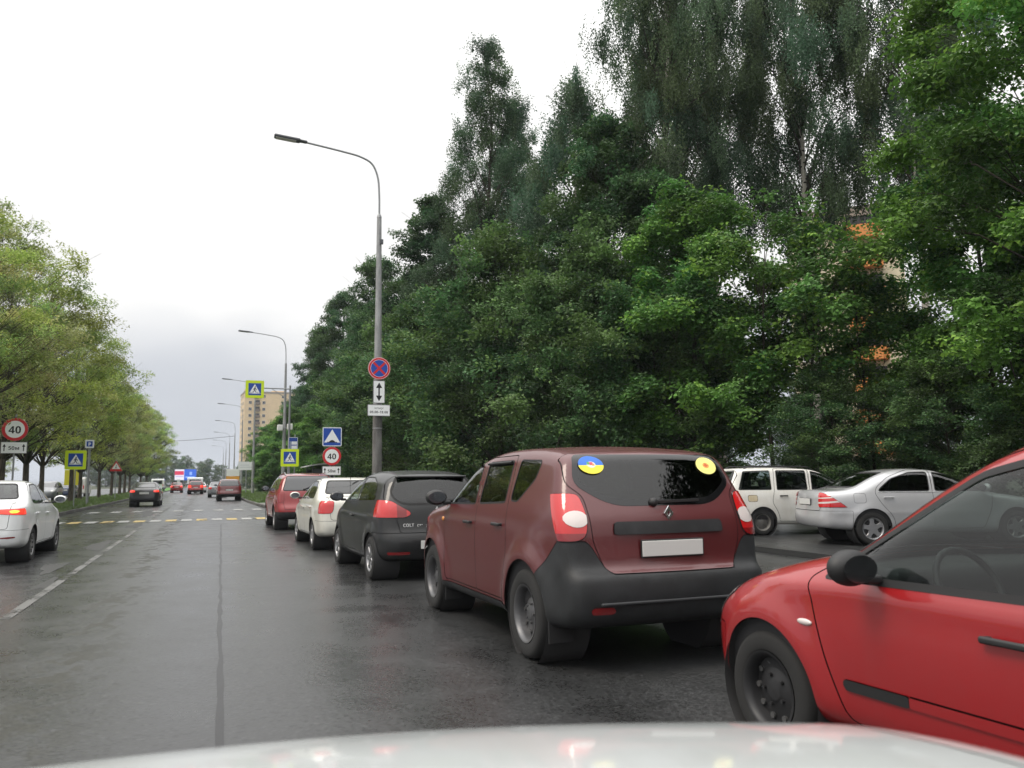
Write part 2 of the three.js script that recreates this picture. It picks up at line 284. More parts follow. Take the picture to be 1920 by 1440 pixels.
function soupGeo(soup, push = 0) {
  const n = soup.length * 3, P = new Float32Array(n * 3), N = new Float32Array(n * 3), U = new Float32Array(n * 2); let k = 0;
  for (const t of soup) for (let a = 0; a < 18; a += 6, k++) {
    const l = Math.hypot(t[a + 3], t[a + 4], t[a + 5]) || 1;
    for (let q = 0; q < 3; q++) { N[k * 3 + q] = t[a + 3 + q] / l; P[k * 3 + q] = t[a + q] + push * N[k * 3 + q]; }
    U[k * 2] = Math.abs(t[a + 3]) > 0.6 ? t[a + 2] : t[a]; U[k * 2 + 1] = Math.abs(t[a + 4]) > 0.7 ? t[a + 2] : t[a + 1];
  }
  const g = new THREE.BufferGeometry(); g.setAttribute('position', new THREE.BufferAttribute(P, 3)); g.setAttribute('normal', new THREE.BufferAttribute(N, 3)); g.setAttribute('uv', new THREE.BufferAttribute(U, 2)); return g;
}
// materials shared by the cars
const dustTex = (base, dust, amt, s) => { const t = dataTex(512, 512, (i, j) => { const n = fbm(i / 512 * 8 + s, j / 512 * 8, 5, 8, 8), g = grain[j * RN + i + s * 31], st = fbm(i / 512 * 64, j / 512 * 6, 3, 64, 6); const k = clamp(amt * (0.55 + 0.9 * (n - 0.5) + 0.5 * (st - 0.5) + 0.5 * (g - 0.5)), 0, 1); return [lerp(base[0], dust[0], k), lerp(base[1], dust[1], k), lerp(base[2], dust[2], k)]; }, true); return t; };
const roughTex = (lo, hi, s) => dataTex(256, 256, (i, j) => g8(lerp(lo, hi, fbm(i / 256 * 8, j / 256 * 8 + s, 5, 8, 8)) + (grain[j * RN + i + s * 17] - 0.5) * 22));
const paint = (base, o = {}) => phys(0xffffff, { map: dustTex(base, o.dust || [120, 112, 102], o.amt ?? 0.12, o.s || 1), roughness: o.rough ?? 0.42, metalness: o.metal ?? 0, clearcoat: o.coat ?? 1, clearcoatRoughness: o.cr ?? 0.07 });
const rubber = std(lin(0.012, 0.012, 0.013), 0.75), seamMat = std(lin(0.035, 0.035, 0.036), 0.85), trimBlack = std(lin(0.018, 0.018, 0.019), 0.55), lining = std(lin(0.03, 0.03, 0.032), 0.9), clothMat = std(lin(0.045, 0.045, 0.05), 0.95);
const tyreMat = std(lin(0.018, 0.018, 0.018), 0.88), steelRim = std(lin(0.32, 0.32, 0.33), 0.38, 0.75), darkRim = std(lin(0.03, 0.03, 0.032), 0.5, 0.3), chrome = std(lin(0.75, 0.75, 0.76), 0.15, 1), plateMat = std(lin(0.62, 0.62, 0.60), 0.45);
const glassClear = phys(lin(0.50, 0.56, 0.54), { transmission: 1, roughness: 0.02, thickness: 0, ior: 1.52 }), glassDark = phys(lin(0.10, 0.10, 0.115), { transmission: 1, roughness: 0.02, thickness: 0, ior: 1.52 }), glassMid = phys(lin(0.26, 0.28, 0.28), { transmission: 1, roughness: 0.02, thickness: 0, ior: 1.52 });
const glassFar = phys(lin(0.02, 0.022, 0.025), { roughness: 0.05, clearcoat: 1, clearcoatRoughness: 0.03 });
const lampRed = phys(lin(0.52, 0.012, 0.014), { roughness: 0.12, clearcoat: 1 }), lampRedDeep = phys(lin(0.22, 0.006, 0.008), { roughness: 0.12, clearcoat: 1 }), lampClear = phys(lin(0.62, 0.56, 0.54), { roughness: 0.15, clearcoat: 1 }), lampAmber = phys(lin(0.7, 0.25, 0.02), { roughness: 0.15, clearcoat: 1 });
const lampLit = phys(lin(0.5, 0.02, 0.02), { roughness: 0.2, clearcoat: 1, emissive: new THREE.Color(1, 0.06, 0.03), emissiveIntensity: 0.8 }), lampLitAmber = phys(lin(0.7, 0.3, 0.02), { roughness: 0.2, clearcoat: 1, emissive: new THREE.Color(1, 0.55, 0.06), emissiveIntensity: 1.2 });
const headLens = phys(lin(0.55, 0.56, 0.57), { roughness: 0.1, metalness: 0.4, clearcoat: 1 }), blackPlastic = std(lin(0.028, 0.03, 0.033), 0.62, 0, { roughnessMap: null });
const scuffTex = dataTex(512, 512, (i, j) => { const n = fbm(i / 512 * 10, j / 512 * 10, 5, 10, 10), g = grain[j * RN + i + 333]; const v = 38 + (n - 0.5) * 22 + (g - 0.5) * 14; return [v * 0.96, v, v * 1.05]; }, true);
const cladding = std(0xffffff, 0.6, 0, { map: scuffTex });

const hollowMat = std(lin(0.10, 0.10, 0.10), 0.6, 0.4);
const mirrorGlass = std(lin(0.22, 0.23, 0.24), 0.12, 1);
const wheelCache = {};
function wheelGeos(R, w, style, seg) {
  const key = [R, w, style, seg].join(); if (wheelCache[key]) return wheelCache[key];
  const rim = R * 0.64, P = (a) => a.map(p => new THREE.Vector2(p[0], p[1]));
  const tyre = new THREE.LatheGeometry(P([[rim, -w * 0.42], [rim + 0.012, -w * 0.5], [R - 0.04, -w * 0.52], [R - 0.012, -w * 0.42], [R, -w * 0.22], [R, -w * 0.07], [R - 0.008, -w * 0.05], [R, -w * 0.03], [R, w * 0.12], [R - 0.008, w * 0.14], [R, w * 0.16], [R, w * 0.22], [R - 0.012, w * 0.42], [R - 0.04, w * 0.52], [rim + 0.012, w * 0.5], [rim, w * 0.42]]), seg).rotateZ(-Math.PI / 2);
  const barrel = new THREE.LatheGeometry(P([[rim + 0.004, w * 0.5], [rim - 0.014, w * 0.48], [rim - 0.03, w * 0.30], [rim - 0.04, -w * 0.4]]), seg).rotateZ(-Math.PI / 2);
  const list = [barrel], dark = [new THREE.CylinderGeometry(rim - 0.02, rim - 0.02, 0.02, seg).rotateZ(Math.PI / 2).translate(w * 0.02, 0, 0)];
  if (style === 'alloy' || style === 'star') {
    const n = style === 'star' ? 5 : 7, r1 = rim - 0.01;
    for (let i = 0; i < n; i++) { const sw = style === 'star' ? 0.075 : 0.042; const s = new THREE.Shape([[-sw * 0.8, 0.03], [sw * 0.8, 0.03], [sw * 0.42, r1 * 0.6], [sw * 0.62, r1], [-sw * 0.62, r1], [-sw * 0.42, r1 * 0.6]].map(p => new THREE.Vector2(...p))); list.push(new THREE.ExtrudeGeometry(s, { depth: 0.02, bevelEnabled: true, bevelSize: 0.006, bevelThickness: 0.008, bevelSegments: 1 }).rotateY(Math.PI / 2).translate(w * 0.30, 0, 0).rotateX(i / n * TAU)); }
    list.push(new THREE.CylinderGeometry(0.045, 0.055, 0.04, 16).rotateZ(-Math.PI / 2).translate(w * 0.34, 0, 0));
  } else if (style === 'cap') {
    list.push(new THREE.LatheGeometry(P([[0.001, w * 0.40], [0.06, w * 0.41], [0.07, w * 0.36], [rim * 0.75, w * 0.42], [rim - 0.01, w * 0.44]]), seg).rotateZ(-Math.PI / 2));
    for (let i = 0; i < 8; i++) dark.push(new THREE.CylinderGeometry(0.022, 0.022, 0.03, 10).scale(1.6, 1, 1).rotateZ(-Math.PI / 2).translate(w * 0.40, rim * 0.66, 0).rotateX((i + 0.5) / 8 * TAU));
  } else {                                            // steel wheel: dished disc with grey plugs for holes, raised centre
    list.push(new THREE.LatheGeometry(P([[0.001, w * 0.30], [0.05, w * 0.30], [0.055, w * 0.24], [0.095, w * 0.22], [rim * 0.72, w * 0.10], [rim - 0.02, w * 0.12]]), seg).rotateZ(-Math.PI / 2));
    for (let i = 0; i < 10; i++) dark.push(new THREE.CylinderGeometry(0.016, 0.016, 0.03, 8).rotateZ(-Math.PI / 2).translate(w * 0.11, rim * 0.74, 0).rotateX(i / 10 * TAU));
    for (let i = 0; i < 5; i++) list.push(new THREE.CylinderGeometry(0.010, 0.010, 0.03, 6).rotateZ(-Math.PI / 2).translate(w * 0.24, 0.075, 0).rotateX(i / 5 * TAU));
  }
  return wheelCache[key] = { tyre, rim: merge(list), dark: merge(dark) };
}
const seatGeo = merge([rbox(0.50, 0.16, 0.52, 0.06, 0, 0.30, 0), rbox(0.48, 0.62, 0.14, 0.06, 0, 0, 0).rotateX(0.24).translate(0, 0.64, 0.27), rbox(0.26, 0.17, 0.10, 0.045, 0, 1.03, 0.37)]);
const benchGeo = merge([rbox(1.24, 0.16, 0.5, 0.06, 0, 0.30, 0), rbox(1.24, 0.6, 0.14, 0.06, 0, 0, 0).rotateX(0.28).translate(0, 0.60, 0.28), ...[-0.36, 0.36].map(x => rbox(0.26, 0.15, 0.09, 0.04, x, 0.95, 0.38))]);

// regions
const onSide = (p, r = 0.05, gx = 0.30) => { const f = sdPoly(roundPoly(p, r)); return (x, y, z) => Math.max(f(z, y), gx - Math.abs(x)); };
const onRear = (p, zmin, r = 0.05) => { const f = sdPoly(roundPoly(p, r)); return (x, y, z) => Math.max(f(Math.abs(x), y), zmin - z); };
const onRearAll = (p, zmin, r = 0.05) => { const f = sdPoly(roundPoly(p, r)); return (x, y, z) => Math.max(f(x, y), zmin - z); };
const onFront = (p, zmax, r = 0.05) => { const f = sdPoly(roundPoly(p, r)); return (x, y, z) => Math.max(f(Math.abs(x), y), z - zmax); };
const sym = pts => [...pts, ...pts.map(p => [-p[0], p[1], p[2]]).reverse()];

const buildCache = {};
function bodyOf(S) {
  const side = sdPoly(roundPoly(S.outline, 9, 6)), sec = spline(S.sec), plan = spline(S.plan), k = S.k || 0.14, z0 = S.plan[0][0], z1 = S.plan[S.plan.length - 1][0], fl = S.flare || 0;
  return (x, y, z) => {
    const ax = Math.abs(x), t = sstep(z0 * 0.45, z1 * 0.45, z), ze = z + ax * ax * lerp(-(S.bowF ?? 0.10), S.bowR ?? 0.08, t), ye = y + ax * ax * (S.crown ?? 0.05) * sstep(0.5, 1.2, y);
    let w = sec(y) * plan(z);
    if (fl) for (const wz of S.axles) { const r = Math.hypot(z - wz, y - S.R), q = (r - S.arch - 0.02) / (S.flareW || 0.09); w += fl * Math.exp(-q * q) * sstep(0.1, 0.35, y); }
    if (S.crease) for (const [cy, cw, ch, za, zb] of S.crease) { const q = (y - cy - (S.creaseTilt || 0) * z) / cw; w += ch * Math.exp(-q * q) * sstep(za, za + 0.3, z) * (1 - sstep(zb - 0.3, zb, z)); }
    return smax(side(ze, ye), (ax - w) * 0.97, k);
  };
}
function buildCar(S, root) {
  const f = bodyOf(S), c = S.cell || 0.03, Lz = S.outline.map(p => p[0]), Hy = S.outline.map(p => p[1]);
  const lo = [-1.1, Math.min(...Hy) - 2 * c, Math.min(...Lz) - 2 * c], hi = [1.02, Math.max(...Hy) + 2 * c, Math.max(...Lz) + 2 * c];
  let rest = netMesh(f, lo, hi, c, true);
  const parts = {}, put = (name, sideKey, soup, mat, push, parent) => { if (!soup.length) return null; const o = { name, key: name + sideKey, soup, mat, push, parent: parent && parent + sideKey }; (parts[o.key + Math.random().toString(0 | 0 || 36).slice(0, 0)] ||= []).push(o); return o; };
  const all = [];
  for (const wz of S.axles) { const g = (x, y, z) => Math.max(Math.hypot(z - wz, y - S.R - 0.01) - S.arch, 0.45 - Math.abs(x)); rest = split(rest, g)[1]; }
  const seams = [];
  for (const r of S.regions) {
    let ins; [ins, rest] = split(rest, r.seam ? (x, y, z) => r.f(x, y, z) - r.seam : r.f);
    if (r.seam) { let band;[ins, band] = split(ins, (x, y, z) => r.f(x, y, z) + r.seam); seams.push(...band); }
    if (r.cut) continue;
    const halves = r.sides ? split(ins, (x) => x).map((s, i) => [s, i ? 'R' : 'L']) : [[ins, '']];
    for (let [s, sk] of halves) {
      if (!s.length) continue;
      if (r.seal) { let band;[s, band] = split(s, (x, y, z) => r.f(x, y, z) + r.seal); all.push({ name: r.sealName || 'window_seal', sk, soup: band, mat: r.sealMat || rubber, push: 0.002, parent: r.parent }); }
      for (const q of r.inner || []) { let a;[a, s] = split(s, q.f); if (a.length) all.push({ name: q.name, sk, soup: a, mat: q.mat, push: (r.push || 0) + (q.push || 0), parent: r.name }); }
      all.push({ name: r.name, sk, soup: s, mat: r.mat || S.paint, push: r.push || 0, parent: r.parent });
    }
  }
  all.unshift({ name: 'body_shell', sk: '', soup: rest, mat: S.paint, push: 0 });
  const made = {};
  for (const o of all) if (!o.parent) { const m = part(o.name, soupGeo(o.soup, o.push), o.mat, root); made[o.name + o.sk] ||= m; }
  for (const o of all) if (o.parent) { const up = made[o.parent + o.sk] || made[o.parent] || root; part(o.name, soupGeo(o.soup, o.push), o.mat, up); }
  if (seams.length) part('panel_gaps', soupGeo(seams, -0.014), seamMat, root);  // groove floor coloured dark grey to carry the depth shade of the gaps
  // lining inside the cabin
  if (S.interior) {
    let inn = netMesh((x, y, z) => f(x, y, z) + 0.04, lo, hi, 0.06, true);
    for (const r of S.regions) if (r.glass) inn = split(inn, (x, y, z) => r.f(x, y, z) - 0.015)[1];
    inn = split(inn, (x, y) => 0.35 - y)[0];
    part('cabin_lining', soupGeo(inn), lining, root);
    const I = S.interior; for (const x of [-0.36, 0.36]) part('front_seat', seatGeo, clothMat, root).position.set(x, I.y || 0.24, I.z1);
    if (I.z2 !== undefined) part('rear_bench', benchGeo, clothMat, root).position.set(0, I.y || 0.24, I.z2);
    if (I.dash !== undefined) { part('dashboard', rbox(1.3, 0.28, 0.5, 0.1, 0, I.dashY || 0.86, I.dash), trimBlack, root); part('steering_wheel', new THREE.TorusGeometry(0.18, 0.015, 8, 24).rotateX(-0.45).translate(-0.36, (I.dashY || 0.86) + 0.06, I.dash + 0.42), trimBlack, root); }
  }
  // wheels with arches
  const seg = S.seg || 36, wg = wheelGeos(S.R, S.tyreW || 0.2, S.wheel || 'steel', seg);
  for (const wz of S.axles) for (const s of [-1, 1]) {
    const wx = (S.track || S.sec[3][1] - 0.11) * s, w = new THREE.Group(); w.name = 'wheel'; w.position.set(wx, S.R, wz); w.rotation.y = s > 0 ? 0 : Math.PI; root.add(w);
    part('tyre', wg.tyre, tyreMat, w); part('rim', wg.rim, S.rimMat || steelRim, w); part('wheel_hollow', wg.dark, hollowMat, w);  // closing disc and hole plugs, grey colour in place of the shaded hollows
    w.rotation.x = (wz * 7 + s) % 1;
    const a = new THREE.CylinderGeometry(S.arch + 0.005, S.arch + 0.005, 0.36, 28, 1, true).rotateZ(Math.PI / 2), b = new THREE.CircleGeometry(S.arch + 0.005, 28).rotateY(Math.PI / 2 * s).translate(-0.18 * s, 0, 0);
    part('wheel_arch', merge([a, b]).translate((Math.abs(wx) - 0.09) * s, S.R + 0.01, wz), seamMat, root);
  }
  const pick = (g, a, b) => { let u = a, v = b; for (let i = 0; i < 40; i++) { const m = (u + v) / 2; g(m) < 0 ? u = m : v = m; } return (u + v) / 2; };
  const onX = (y, z) => pick(x => f(x, y, z), 0, 1.3), backZ = (x, y) => pick(z => f(x, y, z), 0, 3.2), frontZ = (x, y) => pick(z => f(x, y, -z), 0, 3.2) * -1, topY = (x, z) => pick(y => f(x, y, z), 0.6, 2.6);
  const q = { root, made, f, onX, backZ, frontZ, topY };
  if (S.mirror) for (const s of [-1, 1]) {
    const [my, mz, mm] = S.mirror, x = onX(my, mz); const g = new THREE.Group(); g.name = 'door_mirror'; g.position.set((x + 0.02) * s, my + 0.02, mz); root.add(g);
    part('mirror_housing', new THREE.SphereGeometry(1, 20, 14).scale(0.115, 0.078, 0.065).translate(0.13 * s, 0.055, 0), mm || trimBlack, g); part('mirror_glass', new THREE.CircleGeometry(1, 20).scale(0.092, 0.058, 1).translate(0.135 * s, 0.055, 0.0665), mirrorGlass, g); part('mirror_foot', rbox(0.09, 0.04, 0.06, 0.015, 0.02 * s, 0, 0), trimBlack, g);
  }
  for (const h of S.handles || []) for (const s of [-1, 1]) {
    const x = onX(h[1], h[0]); const up = made['front_door' + (s < 0 ? 'L' : 'R')], up2 = made['rear_door' + (s < 0 ? 'L' : 'R')];
    part('door_handle', merge([rbox(0.022, 0.028, 0.19, 0.012, (x + 0.028) * s, h[1], h[0]), rbox(0.035, 0.024, 0.03, 0.008, (x + 0.008) * s, h[1], h[0] - 0.075), rbox(0.035, 0.024, 0.03, 0.008, (x + 0.008) * s, h[1], h[0] + 0.075)]), h[2] || S.paint, (h[3] ? up2 : up) || root);
  }
  if (S.plate) { const [py, pw = 0.52, ph = 0.112] = S.plate, z = backZ(0.1, py) + 0.012; const p = part('number_plate', rbox(pw + 0.02, ph + 0.02, 0.012, 0.005, 0, py, z), trimBlack, root); part('plate_face', rbox(pw, ph, 0.012, 0.004, 0, py, z + 0.004), plateMat, p); }
  if (S.wiper) { const [wy, len, ang, x0 = 0] = S.wiper, z = backZ(x0, wy) + 0.02; part('rear_wiper', merge([box(len, 0.02, 0.016).translate(len / 2, 0, 0).rotateZ(ang).translate(x0, wy, z - 0.01), new THREE.SphereGeometry(0.035, 12, 8).translate(x0, wy, z - 0.01)]), trimBlack, root); }
  if (S.extra) S.extra(q);
  return q;
}
// ---------------------------------------------------------------- the cars of the photograph
const font = await new FontLoader().loadAsync('fonts/droid/droid_sans_bold.typeface.json');
const P_wine = paint([80, 7, 13], { dust: [90, 52, 48], amt: 0.22, s: 2, rough: 0.5, cr: 0.14, coat: 0.75 });
const P_black = paint([8, 9, 12], { dust: [104, 100, 94], amt: 0.04, s: 3, rough: 0.55, cr: 0.08, coat: 0.5 });
const P_cream = paint([212, 211, 202], { dust: [150, 144, 132], amt: 0.18, s: 4, rough: 0.4 });
const P_white = paint([232, 234, 235], { dust: [170, 168, 164], amt: 0.15, s: 5, rough: 0.4 });
const P_silver = paint([186, 187, 190], { dust: [150, 146, 140], amt: 0.15, s: 6, rough: 0.36, metal: 0.35 });
const P_oldwhite = paint([220, 220, 216], { dust: [150, 136, 112], amt: 0.2, s: 7, rough: 0.5, coat: 0.5, cr: 0.25 });
const P_red = paint([150, 12, 18], { dust: [140, 66, 64], amt: 0.25, s: 8, rough: 0.4, cr: 0.1 });
const P_redsuv = paint([142, 18, 24], { dust: [130, 80, 74], amt: 0.3, s: 9, rough: 0.42 });

function standAt(S, name, label, category, X, Z, turn, group) { const t = thing(name, label, category, [X, 0, Z], turn, group); buildCar(S, t); return t; }

// -- dark red sport utility, big flared arches, grey plastic rear bumper
{
  const lampRegion = onRear([[0.67, 1.25], [0.71, 1.275], [1.2, 1.275], [1.2, 0.925], [0.74, 0.925], [0.675, 0.96], [0.65, 1.1]], 1.0, 0.05), lampGuard = (x, y, z) => Math.max(lampRegion(x, y, z), 1.87 - 0.62 * Math.max(0, y - 0.95) - z);
  const S = {
    cell: 0.025, R: 0.345, arch: 0.405, axles: [-1.337, 1.336], tyreW: 0.215, wheel: 'steel', rimMat: std(lin(0.13, 0.13, 0.135), 0.45, 0.6), track: 0.80, paint: P_wine, flare: 0.045, flareW: 0.11, k: 0.10, bowF: 0.16, bowR: 0.10, crown: 0.05,
    outline: [[-2.08, 0.28, 0.05], [-2.16, 0.42], [-2.165, 0.70], [-2.12, 0.92], [-1.85, 1.07], [-1.30, 1.145], [-1.02, 1.175, 0.1], [-0.32, 1.565, 0.3], [0.20, 1.655], [0.95, 1.665], [1.45, 1.63], [1.70, 1.585, 0.05], [1.76, 1.54, 0.03], [1.965, 1.19, 0.10], [2.035, 1.06], [2.055, 0.74, 0.05], [2.15, 0.69, 0.04], [2.165, 0.50], [2.10, 0.34], [1.85, 0.28], [-1.9, 0.24]],
    sec: [[0.2, 0.80], [0.32, 0.865], [0.55, 0.885], [0.78, 0.893], [0.98, 0.888], [1.12, 0.868], [1.25, 0.832], [1.5, 0.748], [1.7, 0.675]],
    plan: [[-2.2, 0.74], [-2.0, 0.88], [-1.7, 0.97], [-1.2, 1.0], [1.2, 1.0], [1.6, 0.99], [1.9, 0.955], [2.08, 0.905], [2.2, 0.82]],
    regions: [
      { name: 'side_window', f: onSide([[-0.97, 1.135], [-0.42, 1.475], [-0.05, 1.535], [0.03, 1.15]], 0.04), mat: glassClear, seal: 0.016, sides: true, parent: 'front_door', glass: 1, push: -0.003 },
      { name: 'side_window', f: onSide([[0.125, 1.155], [0.10, 1.545], [0.74, 1.55], [0.80, 1.18]], 0.045), mat: glassMid, seal: 0.016, sides: true, parent: 'rear_door', glass: 1, push: -0.003 },
      { name: 'quarter_window', f: onSide([[0.90, 1.20], [0.89, 1.55], [1.36, 1.535], [1.33, 1.38], [1.06, 1.19]], 0.05), mat: glassMid, seal: 0.012, sides: true, glass: 1, push: -0.002 },
      { name: 'windscreen', f: (x, y, z) => Math.max(sdPolyWS(x, y), z + 0.25), mat: glassClear, seal: 0.02, glass: 1 },
      { name: 'tail_lamp', f: lampGuard, mat: lampRed, seal: 0.007, sealName: 'lamp_surround', sides: true, push: 0.010, inner: [{ name: 'reversing_lens', mat: lampClear, f: (x, y) => Math.hypot((Math.abs(x) - 0.735) / 0.082, (y - 1.085) / 0.058) - 1 + 0 * x, push: 0.004 }, { name: 'lower_lens', mat: lampRedDeep, f: (x, y) => y - 0.985, push: 0 }] },
      { name: 'rear_window', f: onRearAll(sym([[0.64, 1.565, 0.05], [0.70, 1.34, 0.08], [0.45, 1.175, 0.14]]), 1.2), mat: glassDark, seal: 0.045, sealMat: std(lin(0.006, 0.006, 0.007), 0.12), parent: 'tailgate', glass: 1, push: 0.002 },
      { name: 'plate_garnish', f: onRearAll(sym([[0.46, 1.06], [0.47, 0.97]]), 1.5, 0.02), mat: cladding, parent: 'tailgate', push: 0.018 },
      { name: 'rear_reflector', f: onRear([[0.52, 0.475], [0.70, 0.475], [0.70, 0.425], [0.52, 0.425]], 1.8, 0.03), mat: lampRedDeep, sides: true, push: 0.006 },
      { name: 'rear_bumper', f: (x, y, z) => Math.max(y - Math.min(0.70 + 0.23 * sstep(0.50, 0.70, Math.abs(x)), 0.60 + (z - 1.52) * 0.95 + 3 * sstep(2.0, 2.1, z)), 1.50 - z), mat: cladding, seam: 0.004 },
      { name: 'tailgate', f: onRearAll(sym([[0.69, 1.70, 0.02], [0.75, 1.34, 0.05], [0.645, 1.25, 0.05], [0.63, 0.92, 0.05], [0.50, 0.60, 0.02]]), 1.60, 0.03), seam: 0.003 },
      { name: 'front_bumper', f: (x, y, z) => Math.max(y - 0.62, z + 1.78), mat: cladding, seam: 0.004 },
      { name: 'headlamp', f: onFront([[0.45, 0.90], [1.2, 0.98], [1.2, 0.74], [0.5, 0.72]], -1.75, 0.05), mat: headLens, sides: true, push: 0.005 },
      { name: 'grille', f: onFront(sym([[0.40, 0.88], [0.42, 0.72]]), -1.7, 0.03), mat: trimBlack },
      { name: 'sill_cladding', f: (x, y, z) => Math.max(y - 0.355, Math.abs(z) - 1.0, 0.5 - Math.abs(x)), mat: cladding, sides: true, push: 0.008 },
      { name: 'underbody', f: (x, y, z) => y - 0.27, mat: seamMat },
      { name: 'front_door', f: onSide([[-0.98, 1.13, 0.03], [-0.40, 1.52, 0.15], [-0.02, 1.57, 0.02], [0.085, 1.15, 0.02], [0.085, 0.38, 0.03], [-0.84, 0.38, 0.03], [-0.93, 0.85, 0.1]], 0.05), seam: 0.004, sides: true },
      { name: 'rear_door', f: onSide([[0.085, 1.15, 0.02], [0.04, 1.585, 0.03], [0.78, 1.59, 0.04], [0.865, 1.18, 0.05], [0.90, 0.78, 0.10], [0.80, 0.55, 0.1], [0.78, 0.38, 0.03], [0.085, 0.38, 0.02]], 0.05), seam: 0.004, sides: true },
    ],
    interior: { z1: -0.30, z2: 0.62, dash: -0.95, y: 0.36, dashY: 0.99 }, mirror: [1.13, -0.86, trimBlack], handles: [[-0.10, 0.985, trimBlack], [0.70, 1.0, trimBlack, 1]], plate: [0.865, 0.52, 0.112], wiper: [1.20, 0.40, 0.03, -0.10],
    extra: ({ root, made, onX, backZ, topY }) => {
      const gate = made.tailgate || root, zb = backZ(0, 1.115);
      const dia = new THREE.Shape([[0, 0.052], [0.038, 0], [0, -0.052], [-0.038, 0]].map(p => new THREE.Vector2(...p))); dia.holes.push(new THREE.Path([[0, 0.026], [-0.016, 0], [0, -0.026], [0.016, 0]].map(p => new THREE.Vector2(...p))));
      part('badge', new THREE.ExtrudeGeometry(dia, { depth: 0.008, bevelEnabled: true, bevelSize: 0.004, bevelThickness: 0.005, bevelSegments: 2 }).translate(0, 1.118, zb + 0.004), chrome, gate);
      // round stickers on the rear glass
      const sticker = (x, y, rx, ry, tex, label) => { const g = new THREE.CircleGeometry(1, 36).scale(rx, ry, 1), p = g.attributes.position, n = g.attributes.normal; for (let i = 0; i < p.count; i++) p.setXYZ(i, x + p.getX(i), y + p.getY(i), backZ(x + p.getX(i), y + p.getY(i)) + 0.016); g.computeVertexNormals(); const m = part('window_sticker', g, std(0xffffff, 0.45, 0, { map: tex }), gate); m.userData.label = label; };
      const tx = draw => { const c = document.createElement('canvas'); c.width = c.height = 128; const q = c.getContext('2d'); draw(q); const t = new THREE.CanvasTexture(c); t.colorSpace = THREE.SRGBColorSpace; return t; };
      sticker(-0.52, 1.485, 0.10, 0.068, tx(q => { q.fillStyle = '#e9e6dc'; q.fillRect(0, 0, 128, 128); q.fillStyle = '#2f6fd0'; q.fillRect(0, 0, 128, 66); q.fillStyle = '#efe23c'; q.fillRect(0, 66, 128, 62); q.fillStyle = '#e0d9cf'; q.beginPath(); q.arc(66, 62, 22, 0, TAU); q.fill(); q.fillStyle = '#c8455a'; q.fillRect(58, 44, 18, 22); q.fillStyle = '#4b9a58'; q.fillRect(46, 42, 13, 20); q.fillStyle = '#e08a3c'; q.fillRect(70, 56, 12, 14); q.fillStyle = '#f4f2ea'; q.fillRect(58, 72, 20, 8); }), 'round blue and yellow sticker with a small emblem');
      sticker(0.51, 1.475, 0.10, 0.068, tx(q => { q.fillStyle = '#eee98a'; q.fillRect(0, 0, 128, 128); q.fillStyle = '#e0a050'; q.beginPath(); q.arc(64, 62, 20, 0, TAU); q.fill(); q.fillStyle = '#d06a3c'; q.fillRect(56, 46, 14, 26); q.fillRect(50, 58, 28, 8); }), 'round pale yellow sticker with an orange emblem');
      // fuel flap line, side repeater, mud flaps, tow bar hint, deflectors over the door glass
      for (const s of [-1, 1]) { part('mud_flap', rbox(0.2, 0.26, 0.015, 0.005, 0.79 * s, 0.28, 1.77).rotateX(-0.02), rubber, root); part('mud_flap', rbox(0.2, 0.24, 0.015, 0.005, 0.79 * s, 0.27, -0.90), rubber, root); part('side_repeater', new THREE.SphereGeometry(0.03, 12, 8).scale(0.5, 0.8, 1).translate(onX(0.98, -0.98) * s, 0.98, -0.98), lampAmber, root);
        part('wind_deflector', limb([V(s * (onX(1.30, -0.72) + 0.02), 1.30, -0.72), V(s * (onX(1.46, -0.44) + 0.02), 1.465, -0.44), V(s * (onX(1.515, -0.05) + 0.02), 1.515, -0.07)], [0.006, 0.012, 0.012], 6), trimBlack, root); part('wind_deflector', limb([V(s * (onX(1.53, 0.12) + 0.02), 1.525, 0.11), V(s * (onX(1.535, 0.72) + 0.02), 1.53, 0.72)], [0.012, 0.012], 6), trimBlack, root); }
      part('bumper_step', rbox(1.3, 0.022, 0.03, 0.01, 0, 0.50, backZ(0, 0.5)), blackPlastic, root);
      part('exhaust_pipe', cyl(0.028, 0.028, 0.14, 14).rotateX(Math.PI / 2).translate(0.45, 0.30, 2.02), steelRim, root);
      const fl = sdPoly; for (const s of [-1, 1]) part('roof_aerial', limb([V(0, topY(0, -0.1), -0.1), V(0, topY(0, -0.1) + 0.25, 0.12)], [0.006, 0.003], 5), trimBlack, s > 0 ? root : new THREE.Group());
    },
  };
  const ws = sdPoly(roundPoly(sym([[0.60, 1.54, 0.04], [0.735, 1.195, 0.05]]), 0.05)); var sdPolyWS = (x, y) => ws(x, y);
  standAt(S, 'sport_utility', 'dark red sport utility with round stickers on its rear window', 'car', 3.25, -7.33, 0.006);
}

